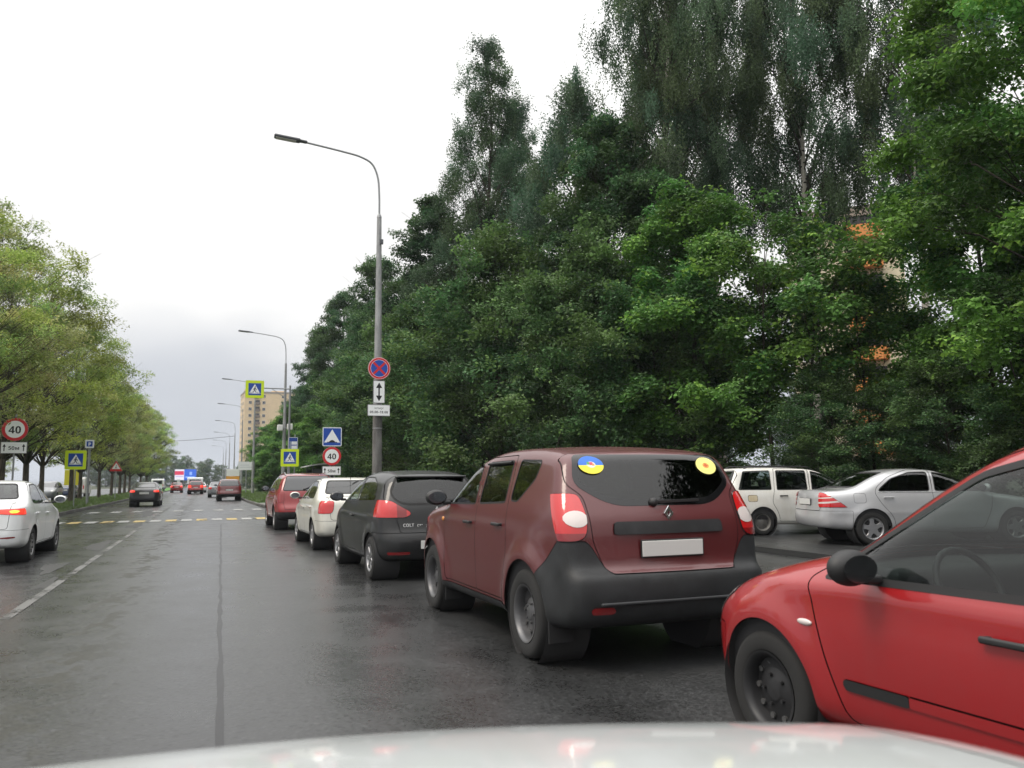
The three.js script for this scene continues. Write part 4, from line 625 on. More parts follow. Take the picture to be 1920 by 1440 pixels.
// -- red estate with silver roof rails at the head of the row
function suvSpec(o) {
  return {
    cell: o.cell, R: 0.34, arch: 0.395, axles: [-1.32, 1.32], tyreW: 0.21, wheel: o.wheel || 'alloy', track: 0.78, paint: o.paint, flare: 0.02, k: 0.14, bowF: 0.15, bowR: 0.12, crown: 0.05,
    outline: [[-2.12, 0.28, 0.05], [-2.24, 0.42], [-2.22, 0.75], [-2.1, 0.92], [-1.3, 1.08], [-1.05, 1.12, 0.1], [-0.30, 1.52, 0.3], [0.25, 1.64], [1.2, 1.64], [1.78, 1.57, 0.06], [1.86, 1.50, 0.04], [2.08, 1.10, 0.10], [2.14, 0.75, 0.08], [2.22, 0.62, 0.06], [2.22, 0.42], [2.10, 0.28], [-1.9, 0.24]],
    sec: [[0.2, 0.80], [0.32, 0.86], [0.55, 0.89], [0.78, 0.90], [0.98, 0.89], [1.1, 0.86], [1.25, 0.81], [1.5, 0.71], [1.7, 0.62]],
    plan: [[-2.3, 0.70], [-2.0, 0.88], [-1.6, 0.98], [-1.1, 1.0], [1.2, 1.0], [1.7, 0.98], [2.0, 0.93], [2.28, 0.82]],
    regions: [
      { name: 'side_window', f: onSide([[-1.0, 1.10], [-0.38, 1.44], [0.0, 1.52], [0.06, 1.11]]), mat: glassFar, sides: true, seal: 0.016, push: 0 },
      { name: 'side_window', f: onSide([[0.15, 1.115], [0.10, 1.53], [0.82, 1.53], [0.90, 1.13]]), mat: glassFar, sides: true, seal: 0.016 },
      { name: 'quarter_window', f: onSide([[1.0, 1.14], [0.94, 1.53], [1.55, 1.49], [1.75, 1.22], [1.7, 1.16]]), mat: glassFar, sides: true },
      { name: 'windscreen', f: (() => { const w = sdPoly(roundPoly(sym([[0.58, 1.50], [0.74, 1.14]]), 0.05)); return (x, y, z) => Math.max(w(x, y), z + 0.2); })(), mat: glassFar },
      { name: 'rear_window', f: onRearAll(sym([[0.60, 1.55], [0.72, 1.12]]), 1.3, 0.06), mat: glassFar, seal: 0.02, push: 0.002 },
      { name: 'tail_lamp', f: onRear(o.lamp || [[0.66, 1.10], [1.2, 1.10], [1.2, 0.74], [0.68, 0.80]], 1.84, 0.05), mat: o.lampMat || lampRedDeep, sides: true, push: 0.008 },
      { name: 'headlamp', f: onFront([[0.5, 0.92], [1.2, 1.0], [1.2, 0.76], [0.55, 0.76]], -1.8, 0.05), mat: headLens, sides: true },
      { name: 'rear_bumper', f: (x, y, z) => Math.max(y - (o.bumperY || 0.52), 1.5 - z), mat: cladding, seam: 0.004 },
      { name: 'underbody', f: (x, y, z) => y - 0.27, mat: seamMat },
      { name: 'tailgate', f: onRearAll(sym([[0.66, 1.7], [0.77, 1.12], [0.66, 0.6]]), 1.74, 0.03), seam: 0.005 },
      { name: 'front_door', f: onSide([[-1.03, 1.08], [-0.38, 1.49], [0.05, 1.57], [0.10, 1.1], [0.10, 0.38], [-0.82, 0.38], [-0.95, 0.8]], 0.05), seam: 0.004, sides: true },
      { name: 'rear_door', f: onSide([[0.10, 1.1], [0.07, 1.575], [0.86, 1.575], [0.95, 1.12], [1.0, 0.85], [0.86, 0.6], [0.80, 0.38], [0.10, 0.38]], 0.05), seam: 0.004, sides: true },
    ],
    mirror: [1.11, -0.86, trimBlack], handles: [[0.0, 0.95], [0.80, 0.97, undefined, 1]], plate: [0.82], wiper: o.wiper,
    extra: ({ root, topY }) => { if (o.rails) for (const s of [-1, 1]) part('roof_rail', limb([V(0.60 * s, topY(0.6, 0) - 0.02, -0.15), V(0.60 * s, topY(0.6, 0) + 0.045, 0), V(0.60 * s, topY(0.6, 1.2) + 0.055, 1.3), V(0.60 * s, topY(0.6, 1.4) - 0.02, 1.55)], [0.018, 0.018, 0.018, 0.018], 7), steelRim, root); },
  };
}
standAt(suvSpec({ paint: P_redsuv, cell: 0.035, rails: true, wiper: [1.16, 0.42, 0.42, -0.12] }), 'red_estate', 'red tall estate with silver roof rails at the head of the parked row', 'car', 2.75, -26.15, 0.015);

// -- traffic further on
const P_dark = paint([26, 27, 31], { amt: 0.15, s: 13 }), P_grey = paint([120, 124, 130], { amt: 0.15, s: 14, metal: 0.2 }), P_maroon = paint([112, 40, 46], { amt: 0.35, s: 15 }), P_blue = paint([40, 56, 92], { amt: 0.2, s: 16 });
const far = o => saloonSpec({ cell: 0.055, glassF: glassFar, glassB: glassFar, glassR: glassFar, ...o });
standAt(far({ paint: P_dark, lampMat: lampLit, lamp: [[0.50, 0.98], [1.1, 1.0], [1.1, 0.84], [0.5, 0.85]] }), 'black_saloon', 'black saloon with lit tail lamps past the crossing in the left lane', 'car', -3.45, -55.2, 0);
standAt(suvSpec({ paint: P_maroon, cell: 0.06, wheel: 'cap', lampMat: lampRedDeep }), 'maroon_hatchback', 'dull maroon car beside the right kerb past the crossing', 'car', 1.65, -67, 0);
standAt(far({ paint: P_grey }), 'grey_saloon', 'grey saloon just ahead of the maroon car', 'car', 1.0, -83, 0);
const protoRed = far({ paint: P_redsuv, lampMat: lampLit, cell: 0.07 });
const farRed = thing('red_saloon', 'small red car far off below the billboard', 'car', [-4.0, 0, -128], 0); buildCar(protoRed, farRed);
standAt(suvSpec({ paint: P_redsuv, cell: 0.08, wheel: 'cap', lampMat: lampLit, lamp: [[0.5, 1.1], [1.2, 1.1], [1.2, 0.8], [0.5, 0.8]] }), 'red_estate', 'far red estate with lit lamps behind the white van', 'car', -1.2, -108, 0);
standAt(far({ paint: P_white, cell: 0.08, lampMat: lampLit }), 'white_saloon', 'far white saloon to the left of the maroon car', 'car', -0.8, -125, 0);

// -- cars in the parking road behind the left trees
const lotSpecs = [far({ paint: P_dark, cell: 0.07 }), suvSpec({ paint: P_dark, cell: 0.07, wheel: 'cap' }), far({ paint: P_white, cell: 0.07 }), suvSpec({ paint: P_grey, cell: 0.07 }), far({ paint: P_blue, cell: 0.07 })];
const lotLabels = ['black saloon parked behind the nearest left trunks', 'black tall car parked behind the left trees', 'white saloon parked in the left side road', 'grey tall car parked in the left side road', 'dark blue saloon parked in the left side road'];
lotSpecs.forEach((s, i) => { const p = [[-12.6, -45], [-12.4, -55], [-14.8, -67], [-12.5, -78], [-13.0, -92]][i]; standAt(s, ['dark_saloon', 'dark_estate', 'parked_saloon', 'grey_estate', 'blue_saloon'][i], lotLabels[i], 'car', p[0], p[1], i % 2 ? Math.PI : 0, 'cars parked behind the left trees'); });

// -- the front end of the car the picture was taken from
{
  const P_own = paint([206, 211, 212], { amt: 0.08, s: 17, rough: 0.35 });
  const S = {
    cell: 0.022, R: 0.31, arch: 0.36, axles: [-0.80], tyreW: 0.19, wheel: 'cap', track: 0.75, paint: P_own, k: 0.16, bowF: 0.12, bowR: 0, crown: 0.03, flare: 0.012,
    outline: [[-1.55, 0.22, 0.05], [-1.70, 0.36], [-1.71, 0.62], [-1.68, 0.82], [-1.48, 0.955], [-1.05, 1.03], [-0.50, 1.08], [-0.28, 1.095, 0.03], [-0.26, 0.99, 0.02], [-0.26, 0.22, 0.02]],
    sec: [[0.15, 0.75], [0.28, 0.82], [0.5, 0.855], [0.68, 0.865], [0.85, 0.885], [0.97, 0.885], [1.1, 0.86]],
    plan: [[-1.78, 0.72], [-1.55, 0.88], [-1.2, 0.975], [-0.8, 1.0], [0.2, 1.0]],
    regions: [
      { name: 'headlamp', f: onFront([[0.42, 0.70], [0.74, 0.86], [0.80, 0.78], [0.76, 0.60], [0.45, 0.58]], -1.15, 0.05), mat: headLens, sides: true, push: 0.005 },
      { name: 'grille', f: onFront(sym([[0.36, 0.70], [0.34, 0.56]]), -1.3, 0.03), mat: trimBlack, push: -0.01 },
      { name: 'bonnet', f: (x, y, z) => Math.max(Math.abs(x) - 0.66 - (z + 1.6) * 0.06, z + 0.36, 0.78 - y), seam: 0.003 },
      { name: 'front_bumper', f: (x, y, z) => Math.max(y - 0.56, z + 1.2), seam: 0.003 },
      { name: 'underbody', f: (x, y, z) => y - 0.2, mat: seamMat },
    ],
  };
  standAt(S, 'white_car_front', 'white bonnet and front wings of the nearest car, along the bottom edge', 'car', 0.08, 0.0, rad(-12));
}
// ---------------------------------------------------------------- trees
function leafCluster(n, len, wid, rad, o = {}) {       // n folded leaves spread round a twig
  const P = [], N = [], I = [];
  for (let i = 0; i < n; i++) {
    const c = V(rr(-1, 1), rr(-1, 1), rr(-1, 1)); if (c.length() > 1) { i--; continue; } c.multiply(V(rad, rad * (o.flat ?? 0.6), rad)); if (o.strand) { c.set(rr(-1, 1) * 0.11, -i / n * o.strand, rr(-1, 1) * 0.11); }
    const d = (o.hang ? V(rr(-0.7, 0.7), -1, rr(-0.7, 0.7)) : V(rr(-1, 1), rr(-0.7, 0.25), rr(-1, 1))).normalize();
    let u = (o.hang ? V(rr(-1, 1), rr(-0.2, 0.6), rr(-1, 1)) : V(rr(-0.5, 0.5), 1, rr(-0.5, 0.5))); u.addScaledVector(d, -u.dot(d)).normalize(); const s = new THREE.Vector3().crossVectors(d, u);
    const L = len * rr(0.7, 1.2), W = wid * rr(0.75, 1.2), b = P.length / 3, f = 0.16 * W;
    const tip = c.clone().addScaledVector(d, L), l = c.clone().addScaledVector(d, L * 0.45).addScaledVector(s, W / 2).addScaledVector(u, f), r = c.clone().addScaledVector(d, L * 0.45).addScaledVector(s, -W / 2).addScaledVector(u, f);
    const n1 = u.clone().addScaledVector(s, -0.3).normalize(), n2 = u.clone().addScaledVector(s, 0.3).normalize();
    for (const [v, m] of [[c, u], [l, n1], [tip, u], [r, n2]]) { P.push(v.x, v.y, v.z); N.push(m.x, m.y, m.z); }
    I.push(b, b + 1, b + 2, b, b + 2, b + 3);
  }
  const g = new THREE.BufferGeometry(); g.setAttribute('position', new THREE.Float32BufferAttribute(P, 3)); g.setAttribute('normal', new THREE.Float32BufferAttribute(N, 3)); g.setIndex(I); return g;
}
const leafMat = (t = 0.34) => phys(0xffffff, { transmission: t, roughness: 0.85, thickness: 0, ior: 1.35, specularIntensity: 0.5 });
const leaf = leafMat(0.45), leafThin = leafMat(0.5), leafThick = std(0xffffff, 0.8);
const barkTex = (a, b, s, bands) => dataTex(256, 256, (i, j) => { const n = fbm(i / 256 * 24, j / 256 * 6 + s, 5, 24, 6), m = bands ? sstep(0.60, 0.66, fbm(i / 256 * 4, j / 256 * 32 + s, 3, 4, 32)) : sstep(0.35, 0.65, n), g = grain[j * RN + i + s * 9] - 0.5; return [lerp(a[0], b[0], m) + g * 26, lerp(a[1], b[1], m) + g * 26, lerp(a[2], b[2], m) + g * 26]; }, true);
const barkDark = std(0xffffff, 0.95, 0, { map: barkTex([44, 40, 35], [72, 66, 58], 1) }), barkGrey = std(0xffffff, 0.95, 0, { map: barkTex([56, 50, 44], [92, 84, 74], 2) }), barkBirch = std(0xffffff, 0.85, 0, { map: barkTex([186, 180, 170], [48, 44, 42], 3, true) });
const M4 = new THREE.Matrix4(), QT = new THREE.Quaternion(), EU = new THREE.Euler(), SC = V(1, 1, 1);
function makeTree(o) {
  seed(o.seed); const g = new THREE.Group();
  const H = o.h, cb = o.base, lean = V(rr(-1, 1), 0, rr(-1, 1)).multiplyScalar(o.lean ?? 0.25), tr = [];
  const axis = y => V(lean.x * (y / H) ** 2 + 0.12 * Math.sin(y * 0.8 + o.seed) * (y / H), y, lean.z * (y / H) ** 2 + 0.12 * Math.cos(y * 0.7 + o.seed) * (y / H));
  const pts = [], rad = []; for (let i = 0; i <= 14; i++) { const t = i / 14, y = -0.25 + (H * (o.trunkTo ?? 0.9) + 0.25) * t; pts.push(axis(Math.max(y, -0.25))); pts[i].y = y; rad.push(o.r * ((1 - t) ** 0.8 * 0.93 + 0.05) * (i === 0 ? 1.45 : i === 1 ? 1.08 : 1)); }
  part('trunk', limb(pts, rad, 9), o.bark, g);
  const spots = [], tw = [];
  for (let b = 0; b < o.boughs; b++) {
    const t = Math.pow((b + rr(0, 1)) / o.boughs, o.tpow ?? 0.9), y = cb + (H - cb) * t, az = b * 2.39996 + rr(-0.5, 0.5), R = o.env(t) * o.R;
    const f = Math.sqrt(rr(o.inner ?? 0.10, 1)), ax = axis(y), c = V(ax.x + Math.cos(az) * R * f, y + rr(-0.3, 0.3), ax.z + Math.sin(az) * R * f), rb = o.rb * rr(0.55, 1.25) * (0.55 + 0.45 * o.env(t));
    const y0 = Math.max(cb * 0.75, y - R * f * (o.rise ?? 0.7) - 0.3), s0 = axis(y0), mid = s0.clone().lerp(c, 0.55); mid.y += (o.arch ?? 0.12) * R * f; const r0 = Math.max(0.016, o.r * 0.34 * (1 - t * 0.75) * (0.4 + 0.6 * f));
    const p1 = s0.clone().lerp(mid, 0.5).add(V(rr(-0.1, 0.1), rr(0, 0.12), rr(-0.1, 0.1)));
    tw.push(limb([s0, p1, mid, c], [r0, r0 * 0.75, r0 * 0.5, r0 * 0.22], 5));
    for (let q = 0; q < (o.twigs ?? 2); q++) { const e = c.clone().add(V(rr(-1, 1), rr(-0.4, 0.9), rr(-1, 1)).multiplyScalar(rb * 1.1)); tw.push(limb([mid, mid.clone().lerp(e, 0.5).add(V(rr(-0.1, 0.1), rr(0, 0.15), rr(-0.1, 0.1))), e], [r0 * 0.42, r0 * 0.28, 0.006], 4)); }
    spots.push([c, rb, t, f]);
  }
  part('branches', merge(tw), o.limbBark || o.bark, g);
  const area = spots.reduce((s, p) => s + p[1] ** 2, 0), mesh = new THREE.InstancedMesh(o.leaf, o.mat || leaf, o.n); mesh.name = 'crown'; mesh.userData.kind = 'stuff'; mesh.castShadow = mesh.receiveShadow = true; let k = 0; const col = new THREE.Color();
  for (const [c, rb, t, f] of spots) {
    const cnt = Math.round(o.n * rb * rb / area), tint = rr(0.62, 1.4), hue = rr(-0.2, 0.12), ends = []; for (let q = 0; q < 7; q++) { const e = V(rr(-1, 1), rr(-0.75, 1), rr(-1, 1)).normalize().multiplyScalar(rb * rr(0.7, 1.55)); e.y *= o.flat ?? 0.65; ends.push(e); }
    for (let i = 0; i < cnt && k < o.n; i++) {
      const u = Math.pow(rnd(), 0.6), e = ends[Math.floor(rnd() * 7)], q = rb * (0.34 - 0.16 * u), d = V(e.x * u + rr(-q, q), e.y * u + rr(-q, q) * 0.7 - u * u * rb * 0.22, e.z * u + rr(-q, q)); if (o.droop) d.y -= rnd() * o.droop;
      EU.set(rr(-0.5, 0.5) * (o.tilt ?? 1), rr(0, TAU), rr(-0.5, 0.5) * (o.tilt ?? 1)); QT.setFromEuler(EU); const s = rr(0.75, 1.25); SC.set(s, s, s);
      M4.compose(V(c.x + d.x, Math.max(c.y + d.y, 0.25), c.z + d.z), QT, SC); mesh.setMatrixAt(k, M4); const w = tint * rr(0.75, 1.3); col.setRGB(o.col[0] * w * (1 + hue), o.col[1] * w, o.col[2] * w * (1 - hue)); if (o.tips && rnd() < 0.18) col.setRGB(o.tips[0] * w, o.tips[1] * w, o.tips[2] * w); mesh.setColorAt(k, col); k++;
    }
  }
  mesh.count = k; mesh.instanceMatrix.needsUpdate = true; g.add(mesh); return g;
}
seed(50);
const cMaple = leafCluster(22, 0.125, 0.11, 0.36, { flat: 0.5 }), cSmall = leafCluster(20, 0.12, 0.085, 0.34), cDense = leafCluster(18, 0.15, 0.11, 0.38), cBirch = leafCluster(26, 0.085, 0.062, 0.1, { hang: true, strand: 0.85 }), cSpring = leafCluster(16, 0.13, 0.075, 0.38), cFar = leafCluster(18, 0.34, 0.26, 0.8), cCol = leafCluster(18, 0.10, 0.07, 0.26, { flat: 1.5 });
const round = t => Math.pow(Math.max(0, Math.sin(Math.PI * Math.min(1, 0.10 + t * 0.9))), 0.62), cone = t => (1 - t) ** 0.62 * (0.55 + 0.45 * sstep(0, 0.2, t)), colEnv = t => Math.pow(Math.sin(Math.PI * clamp(0.14 + t * 0.84, 0, 1)), 0.8) * (1.05 - 0.4 * t), broad = t => Math.sqrt(Math.max(0, 1 - t ** 2.4)) * (0.75 + 0.25 * sstep(0, 0.3, t)), plume = t => (1 - t ** 2.2) ** 0.75 * (0.85 + 0.15 * sstep(0, 0.35, t));
const G = (c, k = 1.95) => c.map(v => v * k);
const protos = {
  maple: makeTree({ seed: 101, h: 14.5, base: 2.0, R: 4.6, r: 0.2, env: round, boughs: 95, rb: 1.15, n: 6200, leaf: cMaple, bark: barkDark, col: G([0.055, 0.115, 0.022]), tips: G([0.10, 0.175, 0.03]), flat: 0.5, rise: 0.5 }),
  mapleLow: makeTree({ seed: 102, h: 10.5, base: 0.9, R: 3.2, r: 0.13, env: round, boughs: 70, rb: 0.95, n: 4600, leaf: cMaple, bark: barkDark, col: G([0.05, 0.11, 0.024]), tips: G([0.095, 0.17, 0.03]), flat: 0.5, rise: 0.5 }),
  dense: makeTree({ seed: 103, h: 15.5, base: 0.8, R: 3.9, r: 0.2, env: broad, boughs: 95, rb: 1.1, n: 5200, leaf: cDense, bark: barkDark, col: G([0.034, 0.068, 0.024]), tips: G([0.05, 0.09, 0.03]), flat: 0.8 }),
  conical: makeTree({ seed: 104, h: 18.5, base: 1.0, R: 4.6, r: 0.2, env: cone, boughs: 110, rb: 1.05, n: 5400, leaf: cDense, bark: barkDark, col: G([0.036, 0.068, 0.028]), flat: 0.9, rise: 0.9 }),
  column: makeTree({ seed: 105, h: 26, base: 2.5, R: 4.3, r: 0.24, env: plume, boughs: 140, rb: 0.95, n: 9500, leaf: cCol, bark: barkDark, col: G([0.042, 0.07, 0.036]), flat: 1.3, rise: 1.6, inner: 0.05 }),
  birch: makeTree({ seed: 106, h: 26, base: 11.5, R: 2.7, r: 0.19, env: round, boughs: 75, rb: 0.9, n: 5600, leaf: cBirch, mat: leafThin, bark: barkBirch, limbBark: barkDark, col: G([0.046, 0.072, 0.036]), flat: 0.9, droop: 1.3, rise: 1.3, tilt: 0.35, arch: 0.3 }),
  birchSlim: makeTree({ seed: 107, h: 20.5, base: 5, R: 2.7, r: 0.15, env: colEnv, boughs: 70, rb: 0.85, n: 4800, leaf: cBirch, mat: leafThin, bark: barkBirch, limbBark: barkDark, col: G([0.044, 0.074, 0.038]), flat: 0.9, droop: 1.2, rise: 1.3, tilt: 0.35, arch: 0.3 }),
  shrub: makeTree({ seed: 108, h: 8.5, base: 0.35, R: 3.0, r: 0.09, env: broad, boughs: 70, rb: 0.85, n: 3400, leaf: cSmall, bark: barkDark, col: G([0.046, 0.085, 0.028]), tips: G([0.07, 0.12, 0.035]), flat: 0.75, trunkTo: 0.7 }),
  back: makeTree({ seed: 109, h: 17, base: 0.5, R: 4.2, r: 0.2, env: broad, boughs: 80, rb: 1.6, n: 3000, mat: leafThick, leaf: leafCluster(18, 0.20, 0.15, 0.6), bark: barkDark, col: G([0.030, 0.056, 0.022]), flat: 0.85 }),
  springA: makeTree({ seed: 110, h: 15, base: 3.6, R: 4.9, r: 0.2, env: round, boughs: 85, rb: 0.95, n: 2900, inner: 0.22, leaf: cSpring, mat: leafThin, bark: barkGrey, limbBark: barkDark, col: G([0.15, 0.195, 0.05], 2.0), tips: G([0.22, 0.25, 0.07], 2.0), flat: 0.6, rise: 1.1, twigs: 5 }),
  springB: makeTree({ seed: 111, h: 14, base: 3.2, R: 4.4, r: 0.18, env: round, boughs: 80, rb: 0.95, n: 2900, inner: 0.2, leaf: cSpring, mat: leafThin, bark: barkGrey, limbBark: barkDark, col: G([0.14, 0.17, 0.038], 2.0), tips: G([0.20, 0.23, 0.05], 2.0), flat: 0.6, rise: 1.0, twigs: 5 }),
  springC: makeTree({ seed: 112, h: 15, base: 3.8, R: 4.3, r: 0.19, env: round, boughs: 75, rb: 0.95, n: 1900, inner: 0.2, leaf: cSpring, mat: leafThin, bark: barkGrey, limbBark: barkDark, col: G([0.15, 0.16, 0.06], 2.0), tips: G([0.20, 0.2, 0.08], 2.0), flat: 0.55, rise: 1.2, twigs: 6 }),
  sapling: makeTree({ seed: 114, h: 9, base: 4.2, R: 1.7, r: 0.07, env: round, boughs: 22, rb: 0.6, n: 260, leaf: cMaple, bark: barkDark, col: G([0.05, 0.105, 0.022]), tips: G([0.10, 0.17, 0.03]), flat: 0.5, rise: 1.0, lean: 0.9, twigs: 3 }),
  far: makeTree({ seed: 113, h: 11, base: 0.6, R: 4.2, r: 0.2, env: broad, boughs: 40, rb: 1.7, n: 700, leaf: cFar, bark: barkDark, col: G([0.05, 0.075, 0.035]), flat: 0.8 }),
};
function plant(kind, name, label, x, z, h, turn = 0, group, wide = 1) {
  const t = protos[kind].clone(); t.name = numbered(name); t.position.set(x, z < -260 ? -0.06 : 0.1, z); t.rotation.y = turn; const s = h / { maple: 14.5, mapleLow: 10.5, dense: 15.5, conical: 18.5, column: 26, birch: 26, birchSlim: 20.5, shrub: 8.5, back: 17, springA: 15, springB: 14, springC: 15, sapling: 9, far: 11 }[kind]; t.scale.set(s * wide, s, s * wide);
  t.userData = { label, category: 'tree' }; if (group) t.userData.group = group; scene.add(t); return t;
}
// right-hand side, the ones the picture tells apart
plant('maple', 'maple_tree', 'large bright green maple at the right edge above the silver saloon', 20.6, -13.3, 16.5, 0.4, undefined, 0.92);
plant('mapleLow', 'maple_tree', 'young maple with pale leaf tips behind the white estate', 15.1, -22.6, 10.8, 1.0);
plant('mapleLow', 'maple_tree', 'young maple tucked against the left of the large bright maple', 21.8, -17.2, 12, 3.1, undefined, 0.8);
plant('birch', 'birch_tree', 'tall white-trunked birch cut by the top edge, leftmost of the tall birches', 17.2, -27.2, 26.5, 0.3);
plant('birch', 'birch_tree', 'tall birch in the middle of the tall birches', 20.2, -28.5, 27.5, 2.0);
plant('birch', 'birch_tree', 'tall birch beside the large maple', 23.5, -26.5, 27, 4.1);
plant('birch', 'birch_tree', 'tall birch half hidden by the large maple', 26, -23, 27, 5.0);
plant('column', 'poplar_tree', 'second poplar, a little lower, right behind the tall poplar', 17.0, -44.5, 24.5, 3.0);
plant('column', 'poplar_tree', 'tall poplar with ragged upright crown standing above the tree line', 14.2, -40.8, 26, 0.8);
plant('birchSlim', 'birch_tree', 'slim weeping birch just right of the tall poplar', 15.6, -32.5, 20.5, 1.2, undefined, 1.25);
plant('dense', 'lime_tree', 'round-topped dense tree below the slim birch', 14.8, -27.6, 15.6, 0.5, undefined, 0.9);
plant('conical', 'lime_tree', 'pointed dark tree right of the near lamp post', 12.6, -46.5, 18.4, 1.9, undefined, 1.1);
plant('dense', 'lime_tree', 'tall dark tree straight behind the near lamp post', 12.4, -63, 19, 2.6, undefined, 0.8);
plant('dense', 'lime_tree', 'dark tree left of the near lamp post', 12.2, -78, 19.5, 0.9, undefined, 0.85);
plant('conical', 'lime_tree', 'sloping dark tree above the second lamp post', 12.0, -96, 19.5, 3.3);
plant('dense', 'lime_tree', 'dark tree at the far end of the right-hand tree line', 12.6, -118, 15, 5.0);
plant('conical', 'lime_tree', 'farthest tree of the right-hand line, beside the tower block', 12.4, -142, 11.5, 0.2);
plant('shrub', 'hazel_bush', 'leafy bush straight above the black hatchback roof', 11.4, -31.5, 11.5, 0.1, undefined, 1.0);
plant('shrub', 'hazel_bush', 'leafy bush above the dark red sport utility bonnet', 12.2, -25.2, 9.5, 1.7);
plant('shrub', 'hazel_bush', 'bush right of the sport utility roof', 14.0, -23.6, 8.2, 2.9);
plant('shrub', 'hazel_bush', 'low bush behind the white estate roof', 16.8, -18.3, 4.4, 3.9, undefined, 1.3);
plant('shrub', 'hazel_bush', 'bush behind the silver saloon roof', 18.6, -16.0, 4.4, 5.2, undefined, 1.3);
plant('shrub', 'hazel_bush', 'bush behind the near lamp post foot', 10.4, -39.5, 10.5, 4.4);
plant('shrub', 'hazel_bush', 'bush behind the speed limit sign', 10.2, -50, 11, 0.7);
plant('dense', 'lime_tree', 'dark tree filling the gap behind the no-stopping sign', 11.0, -56, 14, 4.2);
plant('mapleLow', 'maple_tree', 'pale low tree behind the crossing sign post', 8.6, -69, 7.4, 0.4, undefined, 1.2);
plant('mapleLow', 'maple_tree', 'pale low tree left of the crossing sign post', 8.0, -84, 8.6, 1.4, undefined, 1.2);
plant('mapleLow', 'maple_tree', 'pale low tree at the foot of the tower block', 7.4, -104, 8.0, 2.4, undefined, 1.2);
plant('shrub', 'hazel_bush', 'rounded shrub by the far right kerb', 6.2, -98, 3.2, 2.0, undefined, 1.1);
[[16.1, -20.2, 9.8, 'leftmost'], [16.6, -19.0, 9.5, 'second from left'], [17.5, -19.2, 8.6, 'second from right'], [18.3, -18.4, 8.2, 'rightmost']].forEach(([x, z, h, w], i) => plant('sapling', 'maple_sapling', `thin dark-stemmed maple sapling before the orange building, ${w} of four`, x, z, h, i * 1.7, 'saplings before the orange building'));
// back rows: one mass of trunks and crowns, nothing tells them apart
seed(61);
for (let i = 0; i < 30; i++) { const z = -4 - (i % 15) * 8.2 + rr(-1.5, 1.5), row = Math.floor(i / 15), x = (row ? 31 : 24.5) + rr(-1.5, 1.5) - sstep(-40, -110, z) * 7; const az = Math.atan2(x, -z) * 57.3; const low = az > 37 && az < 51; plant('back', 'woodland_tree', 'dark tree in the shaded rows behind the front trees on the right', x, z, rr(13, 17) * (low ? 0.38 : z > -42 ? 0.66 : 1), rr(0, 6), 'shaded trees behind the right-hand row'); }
seed(63); for (let i = 0; i < 6; i++) plant('back', 'woodland_tree', 'tree of the right-hand row carrying on behind the camera', i < 2 ? 17.6 : rr(18, 24), -0.5 + i * 6.5, i < 2 ? 19 : rr(12, 16), rr(0, 6), 'right-hand trees behind the camera');
// left row
const ord = ['nearest', 'second', 'third', 'fourth', 'fifth', 'sixth', 'seventh', 'eighth', 'ninth', 'tenth', 'eleventh', 'twelfth', 'thirteenth', 'fourteenth', 'fifteenth', 'sixteenth'];
seed(62);
[-30, -35.5, -41.5, -47, -54, -61, -68, -76, -84, -93, -102, -112, -122, -131, -140].forEach((z, i) => plant(['springA', 'springB', 'springC'][(i * 2 + (i % 5 === 3 ? 1 : 0)) % 3], 'elm_tree', `${ord[i]} yellow-green tree of the left verge row, counted from the camera`, -8.6 + rr(-0.5, 0.4), z, [11.6, 12.4, 13.2, 13.2, 12.4, 12, 11.6][Math.min(i, 6)] * rr(0.93, 1.07), rr(0, 6), 'left verge row of trees'));
for (let i = 0; i < 9; i++) plant('springB', 'elm_tree', 'pale tree far behind the left parking road', -34 + rr(-3, 3), -38 - i * 15, rr(9, 12), rr(0, 6), 'trees behind the left parking road');
// end of the road
for (let i = 0; i < 12; i++) plant('far', 'distant_tree', 'small hazy tree at the far end of the road', -46 + i * 5.4 + rr(-2, 2), -330 - rr(0, 60), rr(8.5, 13), rr(0, 6), 'hazy trees closing the end of the road');
for (let i = 0; i < 6; i++) plant('far', 'distant_tree', 'hazy tree on the right before the tower block', 10 + i * 1.6 + rr(-1, 1), -175 - i * 24, rr(7, 9), rr(0, 6), 'hazy trees before the tower block');
// grass blades on the verges
{
  seed(70); const blade = leafCluster(12, 0.16, 0.018, 0.12, { flat: 0.05 }); { const p = blade.attributes.position; for (let i = 0; i < p.count; i++) p.setY(i, Math.abs(p.getY(i)) * 1.0 + (i % 4 === 2 ? 0.12 : 0)); blade.computeVertexNormals(); }
  const mk = (n, place, label) => { const m = new THREE.InstancedMesh(blade, leafThin, n); m.name = numbered('grass'); const c = new THREE.Color(); for (let i = 0; i < n; i++) { const [x, z] = place(); EU.set(0, rr(0, TAU), 0); QT.setFromEuler(EU); const s = rr(0.6, 1.4); M4.compose(V(x, 0.1, z), QT, SC.set(s, s, s)); m.setMatrixAt(i, M4); const w = rr(0.7, 1.3); c.setRGB(0.13 * w, 0.21 * w, 0.045 * w); m.setColorAt(i, c); } m.userData = { kind: 'stuff', label, category: 'grass' }; m.castShadow = m.receiveShadow = true; scene.add(m); };
  mk(9000, () => [rr(-9.5, -6.15), -15 - 110 * rnd() ** 1.4], 'short green grass on the left verge');
  mk(3500, () => [rr(3.0, 6.2), -54.5 - 60 * rnd()], 'short green grass beside the right kerb past the crossing');
}
